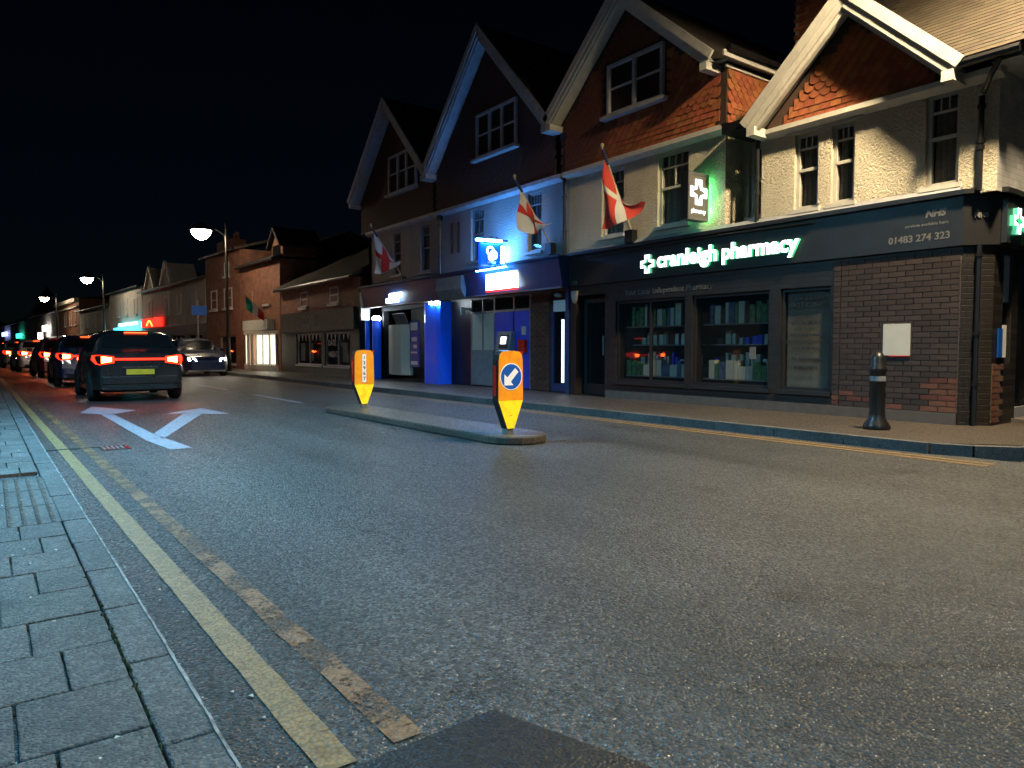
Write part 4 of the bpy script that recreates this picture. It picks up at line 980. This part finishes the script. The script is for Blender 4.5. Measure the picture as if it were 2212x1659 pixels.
# dark-fronted shop with COOK on its fascia
CK = row_house('shop_building', 'dark green fronted shop with low tiled roof left of the bank', 22.3, 30.2, 3.5, 5.3, M_bwallx,
               wins=[(24.0, 24.8, 2.7, 3.3), (27.0, 27.8, 2.7, 3.3)], shop=[(23.1, 25.4, .45, 1.66, 2), (25.7, 28.4, .45, 1.66, 2)], fascia=M_green)
MB().box(WX - .12, WX, 22.5, 29.9, 1.75, 2.5).build('fascia', M_green, CK)
text('lettering', 'COOK', M_textp, CK, face_mx(WX - .124, 27.4, 1.95), width=1.7, size=.4, extrude=.004)
text('lettering', 'NIGHT', M_grey, CK, face_mx(WX + .03, 25.1, .78), width=.9, size=.3, extrude=.004, bold=.01)
text('lettering', 'DATE', M_grey, CK, face_mx(WX + .03, 25.1, 1.2), width=.7, size=.25, extrude=.004, bold=.01)
pn = MB()
for k in range(14): yy = 23.2 + k * .37; pn.add([(WX + .02, yy, 1.6), (WX + .02, yy + .2, 1.6), (WX + .02, yy + .1, 1.36)], [(0, 1, 2)])
tag(pn.build('bunting', M_paper, CK), None, None, kind='stuff')
for yy in (23.6, 26.9, 27.8): MB().box(WX + .14, WX + .15, yy, yy + .45, .6, 1.3).build('window_poster', random.choice([M_pale, M_grey]), CK)
# brick house with a lit white bow window
BR = row_house('brick_house', 'red brick house with lit white bow window and a small gabled dormer', 30.3, 35.2, 4.9, 6.2, M_bwallx,
               wins=[(31.5, 32.3, 3.05, 3.75), (33.0, 33.8, 3.05, 3.75)], shop=[], fascia=M_bwallx)
bwn = MB(); 
for k in range(9): a = -1.2 + 2.4 * k / 8; bwn.box(WX - .75 * cos(a) + .2 - .03, WX - .75 * cos(a) + .26, 32.5 + 1.9 * sin(a) - .05, 32.5 + 1.9 * sin(a) + .05, .35, 1.72)
bo = bwn.build('bow_window', M_trim, BR)
for k in range(8):
    a0 = -1.2 + 2.4 * k / 8; a1 = -1.2 + 2.4 * (k + 1) / 8
    if k in (3, 4): continue
    MB().prism([(WX - .75 * cos(a0) + .23, 32.5 + 1.9 * sin(a0), .42), (WX - .75 * cos(a1) + .23, 32.5 + 1.9 * sin(a1), .42), (WX - .75 * cos(a1) + .23, 32.5 + 1.9 * sin(a1), 1.66), (WX - .75 * cos(a0) + .23, 32.5 + 1.9 * sin(a0), 1.66)], (.01, 0, 0)).build('lit_pane', G_shopw, bo)
MB().prism([(WX + .2 - .85 * cos(a), 32.5 + 2.0 * sin(a), 1.72) for a in [-1.3 + 2.6 * k / 8 for k in range(9)]], (0, 0, .14)).build('bow_roof', M_trim, bo)
MB().prism([(WX + .2 - .85 * cos(a), 32.5 + 2.0 * sin(a), .12) for a in [-1.3 + 2.6 * k / 8 for k in range(9)]], (0, 0, .24)).build('bow_base', M_trim, bo)
MB().box(WX - .35, WX, 31.0, 34.2, 1.9, 2.35).build('fascia', M_paper, BR)
dm = MB(); dm.prism([(WX + .1, 30.2, 5.0), (WX + .1, 31.6, 5.0), (WX + .1, 31.6, 5.5), (WX + .1, 30.9, 6.15), (WX + .1, 30.2, 5.5)], (1.5, 0, 0)); dmo = dm.build('dormer', M_bwallx, BR)
MB().box(WX + .05, WX + .1, 30.45, 31.35, 5.02, 5.5).build('dormer_window', M_glassd, dmo)
for s_ in (-1, 1): MB().prism([(WX - .1, 30.9, 6.3), (WX - .1, 30.9 + s_ * .85, 5.5), (WX - .1, 30.9 + s_ * .85, 5.38), (WX - .1, 30.9, 6.15)], (1.9, 0, 0)).build('dormer_roof', M_roof, dmo)
FG = thing('flag', 'green white and red flag over the lit bow window', 'flag', (WX - .3, 31.6, 2.3), 'flags on the upper walls')
MB().tube([(WX - .1, 31.4, 2.4), (WX - 1.2, 31.4, 3.4)], .025, 8).build('pole', M_woodp, FG)
fl = MB(); vs = []; uv = []
for i in range(13):
    for j in range(9):
        u, v = i / 12, j / 8; vs.append((WX - 1.1 + u * .75, 31.4 + .06 * sin(u * 7 + v * 4), 3.3 - u * .65 - v * .55 * (1 - .3 * u))); uv.append((u, v))
fl.add(vs, [(i * 9 + j, i * 9 + j + 1, (i + 1) * 9 + j + 1, (i + 1) * 9 + j) for i in range(12) for j in range(8)]); fl.uv = uv
fl.build('cloth', stripes('flag_tricolour', [(.01, .3, .18), (.7, .7, .66), (.6, .04, .04)]), FG, smooth=True)
# tall brick house
TB = row_house('brick_house', 'tall plain brick house behind the nearest lit street lamp', 35.4, 40.8, 5.85, 6.8, M_bwallx,
               wins=[(36.6, 37.8, 3.1, 4.1), (38.9, 39.9, 3.1, 4.1), (37.0, 37.7, 4.7, 5.4)], shop=[(36.2, 38.6, .3, 1.7, 2)], fascia=M_bwallx)
MB().wall(35.35, .05, WX + .01, WX + 5, 2.5, 5.8, [], 'y').build('side_wall', M_bwally, TB)
for k, yy in enumerate((41.5, 43.2)):
    c_ = MB().box(WX + 1.6, WX + 2.4, yy, yy + .8, 5, 7.2).build('chimney', M_bwallx, TB)
    for q in range(3): MB().lathe([(.1, 7.2), (.085, 7.6)], (WX + 2.0, yy + .15 + q * .25, 0), 8).build('chimney_pot', M_bwallx, c_)
# low terrace with two small gables
LT = row_house('terrace', 'low dim terrace with two small white-edged gables and a red lit sign', 40.9, 55.0, 4.9, 5.8, M_render2,
               wins=[(42.5, 43.4, 3.2, 4.3), (45.5, 46.4, 3.2, 4.3), (48.2, 49.1, 3.2, 4.3), (52.3, 53.2, 3.2, 4.3)], shop=[(41.6, 44.2, .4, 1.9, 2), (45.0, 48.0, .4, 1.9, 3), (49.2, 54.2, .4, 2.0, 4)])
for yc in (48.6, 52.6):
    MB().prism([(WX - .02, yc - 1.3, 4.85), (WX - .02, yc + 1.3, 4.85), (WX - .02, yc, 6.4)], (1.6, 0, 0)).build('small_gable', M_render2, LT)
    for s_ in (-1, 1): MB().bar((WX - .08, yc, 6.5), (WX - .08, yc + s_ * 1.4, 4.85), .08, .16, (1, 0, 0)).build('barge_board', M_trim, LT)
RS = thing('illuminated_sign', 'red lit shop sign with yellow curl on the dim terrace', 'sign', (WX - .2, 51.8, 2.4))
MB().box(WX - .22, WX - .1, 49.4, 54.4, 2.5, 3.05).build('sign_face', G_red, RS)
MB().tube([(WX - .24, 52.9 - k * .18, 2.6 + .3 * sin(min(k, 8) * .42)) for k in range(9)], .05, 6).build('curl', G_yel, RS)
# cyan lit shop
CY = row_house('shop_building', 'shop with cyan glowing front further down the street', 55.1, 66.0, 5.4, 6.6, M_render2,
               wins=[(56.5, 57.5, 3.5, 4.7), (59.5, 60.5, 3.5, 4.7), (62.5, 63.5, 3.5, 4.7)], shop=[(55.8, 58.5, .4, 2.0, 2), (62.0, 65.2, .4, 2.0, 2)])
CS = thing('illuminated_sign', 'cyan lit fascia and hanging panels of the far shop', 'sign', (WX - .2, 60, 1))
MB().box(WX - .2, WX - .05, 55.4, 62.0, 2.1, 2.95).build('sign_face', G_cyan, CS)
MB().box(WX - .21, WX - .2, 55.6, 61.6, 2.75, 2.95).build('sign_glow', G_cyanw, CS)
MB().box(WX - .6, WX - .5, 60.2, 61.5, 1.5, 2.6).build('hanging_panel', G_cyan, CS)
for a, b in ((62.2, 63.4), (63.8, 65.0)): MB().box(WX - .02, WX - .01, a, b, .5, 1.9).build('lit_window', G_cyanw, CS)
MB().box(WX - .02, WX - .01, 58.9, 60.0, .4, 1.7).build('lit_door', glow('lit_door_green', (.05, .9, .35), 1.6), CS)
# further buildings
MU = row_house('shop_building', 'unlit low shop between the cyan shop and the brown brick house', 66.1, 80.3, 4.6, 5.6, M_render2, wins=[(68, 69, 3, 4), (72, 73, 3, 4), (76, 77, 3, 4)], shop=[(67, 71, .4, 2, 2), (73, 78, .4, 2, 3)])
BB = row_house('brick_house', 'brown brick house with pale cornice in the middle distance', 80.5, 94, 5.9, 6.3, M_bwallx, wins=[(82, 83.2, 3.4, 4.8), (85.2, 86.4, 3.4, 4.8), (88.5, 89.7, 3.4, 4.8)], shop=[(81.5, 84.5, .4, 2.2, 2), (87, 92, .4, 2.2, 3)])
MB().box(WX - .4, WX, 80.4, 94.1, 5.6, 5.95).build('cornice', M_trim, BB); MB().box(WX - .25, WX, 80.4, 94.1, 5.05, 5.2).build('cornice', M_trim, BB)
MB().wall(80.4, .1, WX + .01, WX + 5, 0, 5.9, [], 'y').build('side_wall', M_bwally, BB)
FR1 = row_house('terrace', 'dark far terrace beside the slender spire', 94.2, 118, 5.2, 6.4, M_render2, wins=[(97 + 4 * k, 98.2 + 4 * k, 3.2, 4.4) for k in range(5)], shop=[(96, 100, .4, 2, 2), (104, 110, .4, 2, 3)])
FR2 = row_house('terrace', 'last dark terrace at the far end of the street', 125, 175, 5.0, 6.6, M_render2, wins=[(128 + 6 * k, 129.5 + 6 * k, 3.2, 4.4) for k in range(7)], shop=[(130, 140, .4, 2, 2), (150, 160, .4, 2, 2)])
SPR = thing('spire', 'slender pointed spire against the night sky at far left', 'tower', (WX, 121.5, 0))
MB().box(WX, WX + 5, 118.3, 124.7, 0, 5.6).build('base', M_render2, SPR)
MB().add([(WX - .1, 118.4, 5.6), (WX + 4.5, 118.4, 5.6), (WX + 4.5, 124.6, 5.6), (WX - .1, 124.6, 5.6), (WX + 2.2, 121.5, 10.0)], [(0, 1, 4), (1, 2, 4), (2, 3, 4), (3, 0, 4), (3, 2, 1, 0)]).build('pyramid_roof', M_roof, SPR)
ED = row_house('terrace', 'dark building closing the view at the left edge', 176, 230, 5.5, 7, M_render2, X=WX - 4)
for k, (yy, zz, mt, lb) in enumerate(((100, 3.1, G_far, 'pair of white shop lanterns beyond the brown brick house'), (128, 2.6, G_fargreen, 'small green lit shop sign far down the street'), (150, 3.2, G_farblue, 'blue-white lit shop sign at the far left'))):
    o = thing('far_sign', lb, 'sign', (WX - .5, yy, zz - .4), 'far shop lights')
    MB().box(WX - .5, WX - .3, yy, yy + 3.5 + k * 3, zz, zz + .7).build('sign_face', mt, o)
    if k == 0: MB().box(WX - .9, WX - .7, yy + 1.2, yy + 4.2, zz - .9, zz - .15).build('sign_face', mt, o)
    MB().box(WX - .3, WX, yy + .5, yy + .6, zz + .2, zz + .3).build('bracket', M_black, o)

# ================================================================== STREET LAMPS
def street_lamp(label, x, y, bowl, hgt=6.4, arm=-1.0, seed=0, cutoff=False, brim=False, k=1.0):
    L = thing('street_lamp', label, 'street lamp', (x, y, 0), 'street lamps')
    MB().lathe([(.11, .1), (.11, 1.2), (.075, 1.3), (.06, 3.5), (.045, hgt), (.02, hgt + .12)], (x, y, 0), 12).build('column', M_black if seed == 0 else M_metal, L, smooth=True)
    s_ = 1 if arm > 0 else -1
    pts = [(x, y, hgt - .5)] + [(x + arm * t, y, hgt - .5 + .42 * sin(t * 1.57)) for t in (.25, .5, .75, 1.0)]
    MB().tube(pts, .025, 8).build('arm', M_black, L)
    hx, hz = x + arm, hgt - .12
    MB().lathe([(.05 * k, hz + .06 * k), (.11 * k, hz), (.3 * k, hz - .12 * k), (.33 * k, hz - .15 * k), (.30 * k, hz - .16 * k)], (hx, y, 0), 16).build('lantern_hood', M_black, L, smooth=True)
    if brim: MB().lathe([(.32, hz - .155), (.5, hz - .2), (.51, hz - .42), (.5, hz - .42), (.49, hz - .21), (.3, hz - .165)], (hx, y, 0), 20).build('lantern_brim', M_black, L)
    if cutoff:
        MB().lathe([(.30, hz - .159), (.335, hz - .16), (.335, hz - .29), (.325, hz - .29), (.325, hz - .17)], (hx, y, 0), 20).build('lantern_skirt', M_black, L)  # skirt shaped to keep the added cool light off the upper walls
        MB().lathe([(.27, hz - .162), (.2, hz - .19), (.0, hz - .2)], (hx, y, 0), 14).build('lantern_bowl', bowl, L, smooth=True)
    else: MB().lathe([(.27 * k, hz - .162 * k), (.25 * k, hz - .26 * k), (.15 * k, hz - .38 * k), (.0, hz - .44 * k)], (hx, y, 0), 14).build('lantern_bowl', bowl, L, smooth=True)
    return L
street_lamp('nearest visible lit street lamp in front of the brick houses', 8.35, 32.2, G_lamp, k=1.45)
street_lamp('second lit street lamp down the street, before the brown brick house', 8.3, 58.7, G_lamp, k=1.45)
street_lamp('farthest lit street lamp, beyond the brown brick house', 8.6, 84, G_lamp, k=1.45)
street_lamp('lamp by the side road beyond the right edge of the picture', 8.95, 2.5, G_lampk, hgt=8.0, arm=-0.55, brim=True)
street_lamp('unseen cool white lamp added beyond the left edge to light the near road', -0.9, 9.5, G_lampc, hgt=6.6, arm=1.0, cutoff=True)  # added out of view: cool light for the near road and pavement
street_lamp('unseen cool white lamp added behind the viewpoint to light the near road', -0.9, -6.0, G_lampc, hgt=6.6, arm=1.0, cutoff=True)  # another added cool lamp, out of view

# ================================================================== BOLLARDS
def amber_bollard(label, x, y, face):
    B = thing('traffic_bollard', label, 'bollard', (x, y, .1), 'amber traffic bollards')
    w = .18; z0 = .1
    prof = [(-.05, z0 + .06), (.05, z0 + .06), (w, z0 + .40), (w * .97, z0 + .86), (w * .9, z0 + .93), (w * .7, z0 + .965), (0, z0 + .975), (-w * .7, z0 + .965), (-w * .9, z0 + .93), (-w * .97, z0 + .86), (-w, z0 + .40)]
    MB().prism([(x + a, y - .05, b) for a, b in prof], (0, .12, 0)).build('body', M_black, B, bevel=.008)
    up = [(a * .97, b) for a, b in prof if b > z0 + .39]; up = [(w * .97, z0 + .395)] + up[1:-1] + [(-w * .97, z0 + .395)]
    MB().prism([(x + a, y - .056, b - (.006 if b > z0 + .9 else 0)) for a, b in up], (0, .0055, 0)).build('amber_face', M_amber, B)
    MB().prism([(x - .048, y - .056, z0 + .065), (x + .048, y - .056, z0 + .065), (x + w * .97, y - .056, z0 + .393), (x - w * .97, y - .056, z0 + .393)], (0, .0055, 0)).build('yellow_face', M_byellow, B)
    MB().box(x - .045, x + .045, y - .04, y + .06, .09, z0 + .065).build('foot', M_metal, B)
    MB().box(x - w - .004, x - w + .004, y - .02, y + .04, z0 + .45, z0 + .8).build('side_reflector', M_redrefl, B)
    MB().box(x + w * .6, x + w + .02, y - .02, y + .05, z0 + .93, z0 + .96).build('top_reflector', M_redrefl, B)
    if face == 'arrow':
        c = z0 + .67; n = 32
        disc = lambda r, yy: [(x + r * cos(2 * pi * k / n), yy, c + r * sin(2 * pi * k / n)) for k in range(n)]
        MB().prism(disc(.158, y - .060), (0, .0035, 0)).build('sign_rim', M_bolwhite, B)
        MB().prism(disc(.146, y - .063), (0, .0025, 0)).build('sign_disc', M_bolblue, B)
        ar = [(-.095, -.095), (.02, -.095), (-.012, -.06), (.085, .045), (.085, .1), (.045, .085), (-.06, -.012), (-.095, .02)]
        ar = [(-.1, -.1), (.03, -.1), (-.01, -.058), (.1, .055), (.055, .1), (-.058, -.01), (-.1, .03)]
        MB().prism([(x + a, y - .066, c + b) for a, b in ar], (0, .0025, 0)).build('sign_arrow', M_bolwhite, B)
    else:
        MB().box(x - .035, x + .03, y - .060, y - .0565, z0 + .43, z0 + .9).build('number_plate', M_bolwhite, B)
        for k, dg in enumerate('13967'): text('digit', dg, M_textb, B, face_my(x - .003, y - .061, z0 + .815 - k * .088), size=.085, extrude=.001, bold=.002, align='CENTER')
    text('maker_mark', '~', M_textb, B, face_my(x - .02, y - .058, z0 + .2), size=.06, extrude=.001)
    return B
amber_bollard('nearer amber and yellow keep-left bollard with blue arrow sign', 4.87, 6.73, 'arrow')
amber_bollard('farther amber bollard with a vertical number plate', 5.06, 11.16, 'number')
BB_ = thing('street_bollard', 'black iron bollard with flared foot on the pharmacy pavement', 'bollard', (8.74, 4.38, .1))
MB().lathe([(.15, .11), (.155, .14), (.14, .18), (.1, .24), (.09, .3), (.085, .8), (.1, .82), (.1, .86), (.08, .88), (.085, .98), (.05, 1.04), (0, 1.06)], (8.74, 4.38, 0), 20).build('post', M_black, BB_, smooth=True)
MB().lathe([(.088, .70), (.089, .76)], (8.74, 4.38, 0), 20).build('reflective_band', M_grey, BB_)
SPO = thing('signpost', 'small blue street sign on a grey post before the tall brick house', 'sign', (8.5, 37.0, .1))
MB().tube([(8.5, 37, .1), (8.5, 37, 3.4)], .04, 8).build('post', M_metal, SPO); MB().box(8.2, 8.9, 36.94, 36.98, 2.7, 3.15).build('plate', M_signblue, SPO)

# ================================================================== CARS
M_tyre = plain('tyre', (.015, .015, .015), .85); M_rim = plain('rim', (.4, .4, .42), .3, .9); M_cglass = plain('car_glass', (.008, .009, .011), .06, var=.1, bstr=0); M_chrome = plain('chrome', (.5, .5, .5), .2, 1.0, bstr=0)
M_plate = plain('plate_yellow', (.75, .5, .03), .4, bstr=0)
def interp(tab, y):
    for (a, va), (b, vb) in zip(tab, tab[1:]):
        if y <= b:
            t = max(0, min(1, (y - a) / (b - a))); return va + (vb - va) * t
    return tab[-1][1]
def car_paint(name, col):
    m, nt, b = new_mat(name); b.inputs['Base Color'].default_value = (*col, 1); b.inputs['Roughness'].default_value = .28; b.inputs['Coat Weight'].default_value = .8; b.inputs['Coat Roughness'].default_value = .04
    n = noise(nt, coords(nt), 2.2, 4); nt.links.new(ramp(nt, n, [(.35, .22), (.7, .42)]), b.inputs['Roughness']); return m
def make_car(label, cx, yrear, paint, k=1.0, hgt=1.0, oncoming=False):
    C_ = thing('car', label, 'car', (cx, yrear + 2.05, 0), 'cars queuing in the near lane')
    wid = [(-2.05, .72), (-1.98, .79), (-1.8, .84), (-1.2, .87), (.8, .87), (1.5, .84), (1.85, .76), (2.05, .6)]
    top = [(-2.05, .98), (-1.98, 1.02), (-1.86, 1.08), (-1.55, 1.40), (-1.2, 1.465), (-.3, 1.49), (.25, 1.44), (1.0, 1.0), (1.6, .9), (1.95, .76), (2.05, .62)]
    belt = [(-2.05, .93), (-1.5, .95), (0, .92), (1.0, .9), (1.6, .82), (2.05, .58)]
    def zb(y):
        z = .22 if abs(y) < 1.7 else .26
        for wy in (-1.27, 1.27):
            d = abs(y - wy)
            if d < .37: z = max(z, .31 + sqrt(max(0, .37 ** 2 - d * d)) * .98 - .02)
        return z
    ys_ = sorted(set([round(-2.05 + .05 * i, 3) for i in range(83)]))
    def prof(y):
        w, zt, zs, b0 = interp(wid, y), interp(top, y), interp(belt, y), zb(y)
        zs = min(zs, zt - .02); g_ = max(0, zt - zs); inn = min(.25, g_ * .38)
        pts = [(w * .97, b0), (w, max(b0 + .02, .42)), (w * 1.005, max(b0 + .04, .62)), (w * .985, zs - .02 if zs - .02 > b0 + .06 else b0 + .06), (w * .975, zs), (w * .975 - inn * .55, zs + g_ * .5), (w * .975 - inn, zs + g_ * .86), (w * .975 - inn - .1, zt - .012 * (g_ > .1)), (w * .4, zt + .012), (0, zt + .016)]
        return [(a, c * (hgt if c > .9 else 1)) for a, c in pts]
    mb = MB(); n = 10
    for y in ys_:
        p = prof(y); row = [(a, y, b) for a, b in p] + [(-a, y, b) for a, b in p[-2::-1]]
        mb.v += [(cx + r[0], yrear + 2.05 + r[1], r[2]) for r in row]
    R = 2 * n - 1
    for i in range(len(ys_) - 1):
        for j in range(R - 1): mb.f.append((i * R + j, i * R + j + 1, (i + 1) * R + j + 1, (i + 1) * R + j))
    mb.f.append(tuple(range(R))); mb.f.append(tuple((len(ys_) - 1) * R + j for j in range(R))[::-1])
    body = mb.build('body', paint, C_, smooth=True)
    md = body.modifiers.new('edges', 'EDGE_SPLIT'); md.split_angle = radians(38)
    Y = lambda y: yrear + 2.05 + y
    MB().box(cx - .66, cx + .66, Y(-1.9), Y(1.85), .2, .42).build('underbody', M_tyre, C_)
    # glass: patches that follow the body a few millimetres proud
    def patch(name, y0, y1, v0, v1, side, mat, off=.006, ny=12, nv=5):
        pm = MB(); vs = []
        for i in range(ny + 1):
            y = y0(i / ny) if callable(y0) else y0 + (y1 - y0) * i / ny
            p = prof(y)
            for j in range(nv + 1):
                t = v0 + (v1 - v0) * j / nv; q = min(int(t), n - 2); f_ = t - q
                a = p[q][0] + (p[q + 1][0] - p[q][0]) * f_; b = p[q][1] + (p[q + 1][1] - p[q][1]) * f_
                vs.append((cx + side * (a + off * (1 if t < 7 else .3)), Y(y), b + off * (.4 if t < 7 else 1.2)))
        pm.add(vs, [(i * (nv + 1) + j, i * (nv + 1) + j + 1, (i + 1) * (nv + 1) + j + 1, (i + 1) * (nv + 1) + j) for i in range(ny) for j in range(nv)])
        return pm.build(name, mat, C_, smooth=True)
    for s_ in (-1, 1):
        patch('side_window', -.15, .62, 4.25, 6.2, s_, M_cglass); patch('side_window', -1.05, -.22, 4.25, 6.2, s_, M_cglass); patch('side_window', -1.42, -1.12, 4.3, 6.0, s_, M_cglass)
    # rear and front screens across the full width
    def screen(name, ya, yb, inset):
        pm = MB(); vs = []; nv = 10; ny = 6
        for i in range(ny + 1):
            y = ya + (yb - ya) * i / ny; p = prof(y); wv = p[7][0] - inset; zc = p[9][1]
            for j in range(nv + 1):
                t = -1 + 2 * j / nv; vs.append((cx + wv * t, Y(y) - .012 * (1 if yb < 0 else -1), zc + .004 - .018 * t * t))
        pm.add(vs, [(i * (nv + 1) + j, i * (nv + 1) + j + 1, (i + 1) * (nv + 1) + j + 1, (i + 1) * (nv + 1) + j) for i in range(ny) for j in range(nv)]); return pm.build(name, M_cglass, C_, smooth=True)
    screen('rear_window', -1.83, -1.57, -.02); screen('windscreen', .32, .95, .02)
    # tail lamps wrap the rear corners
    for s_ in (-1, 1):
        tl = MB(); tl.prism([(cx + s_ * .47, Y(-2.062), .80), (cx + s_ * .735, Y(-2.062), .76), (cx + s_ * .80, Y(-2.0), .78), (cx + s_ * .855, Y(-1.82), .86), (cx + s_ * .84, Y(-1.84), .95), (cx + s_ * .78, Y(-2.0), .96), (cx + s_ * .72, Y(-2.062), .96), (cx + s_ * .47, Y(-2.062), .93)], (0, .05, 0))
        t_ = tl.build('tail_lamp', G_tail, C_, bevel=.008)
        MB().prism([(cx + s_ * .52, Y(-2.068), .83), (cx + s_ * .70, Y(-2.068), .80), (cx + s_ * .70, Y(-2.068), .93), (cx + s_ * .52, Y(-2.068), .905)], (0, .006, 0)).build('brake_cell', G_brake, t_)
        hl = MB(); hl.prism([(cx + s_ * .42, Y(2.0), .60), (cx + s_ * .66, Y(1.93), .62), (cx + s_ * .70, Y(1.86), .72), (cx + s_ * .46, Y(1.96), .70)], (0, .06, 0)); hl.build('headlamp', G_head, C_)
        MB().box(cx + s_ * .55 - .1, cx + s_ * .55 + .1, Y(-2.058), Y(-2.04), .44, .48).build('rear_reflector', M_redrefl, C_)
        mm = MB(); mm.prism([(cx + s_ * .86, Y(.55), .98), (cx + s_ * 1.02, Y(.52), .98), (cx + s_ * 1.04, Y(.52), 1.1), (cx + s_ * .88, Y(.55), 1.1)], (0, .12, 0)); mm.build('door_mirror', paint, C_, bevel=.02)
        for yy in (-.18, .75): MB().box(cx + s_ * .873 - .006, cx + s_ * .873 + .006, Y(yy) - .22, Y(yy) - .04, .80, .825).build('door_handle', paint, C_)
        for yy in (-.185, -1.08 + .0, .78): MB().box(cx + s_ * .874 - .0035, cx + s_ * .874 + .0035, Y(yy) - .004, Y(yy) + .004, .36, .9).build('door_gap', M_tyre, C_)
        for wy in (-1.27, 1.27):
            wx_ = cx + s_ * .78
            wh = MB().lathe([(.19, -.1), (.29, -.1), (.315, -.07), (.315, .07), (.29, .1), (.19, .1)], (wx_, Y(wy), .315), 28, 'x').build('wheel', M_tyre, C_, smooth=False)
            rm = MB().lathe([(.0, s_ * .06), (.05, s_ * .075), (.06, s_ * .06), (.19, s_ * .085), (.2, s_ * .1), (.2, s_ * .0), (.0, -s_ * .02)], (wx_, Y(wy), .315), 20, 'x').build('rim', M_rim, wh)
    MB().box(cx - .22, cx + .22, Y(-1.60), Y(-1.57), 1.415 * hgt, 1.435 * hgt).build('high_brake_lamp', G_high, C_)
    MB().box(cx - .26, cx + .26, Y(-2.066), Y(-2.05), .56, .67).build('number_plate', M_plate, C_)
    MB().box(cx - .70, cx + .70, Y(-2.085), Y(-2.045), .36, .53).build('rear_bumper', paint, C_, bevel=.02)
    MB().box(cx - .62, cx + .62, Y(-2.07), Y(-2.04), .25, .36).build('bumper_valance', M_tyre, C_)
    MB().box(cx - .47, cx + .47, Y(-2.072), Y(-2.045), .855, .895).build('light_bar', G_tail, C_)
    MB().box(cx - .33, cx + .33, Y(-2.06), Y(-2.045), .70, .725).build('tailgate_trim', M_chrome, C_)
    MB().bar((cx - .3, Y(-1.9), 1.05), (cx + .1, Y(-1.78), 1.16), .02, .02).build('rear_wiper', M_tyre, C_)
    if oncoming:
        yc = yrear + 2.05
        for ch in C_.children_recursive:
            for v in ch.data.vertices: v.co.x, v.co.y = 2 * cx - v.co.x, 2 * yc - v.co.y
        C_['group'] = 'cars coming towards the viewer'
    return C_
P = [car_paint('paint_silver', (.28, .3, .33)), car_paint('paint_navy', (.012, .025, .09)), car_paint('paint_red', (.3, .012, .01)), car_paint('paint_white', (.6, .6, .6)), car_paint('paint_black', (.012, .012, .014))]
LB = ['nearest car in the queue, black hatchback with bright red tail lights', 'second car of the queue, dark blue hatchback behind the nearest one', 'third car of the queue, red hatchback with tail lights lit', 'fourth car of the queue, white hatchback far down the lane', 'fifth car of the queue, silver hatchback far down the lane', 'sixth and farthest car of the queue, only its tail lights clear']
for i, (cx_, yr) in enumerate(((2.5, 16.4), (2.35, 23.6), (2.3, 31), (2.3, 39), (2.4, 48), (2.5, 58))):
    make_car(LB[i], cx_, yr, P[(4, 1, 2, 3, 0, 4)[i]])
make_car('oncoming dark car with white headlights lit in the far lane', 6.7, 29.0, P[1], oncoming=True)
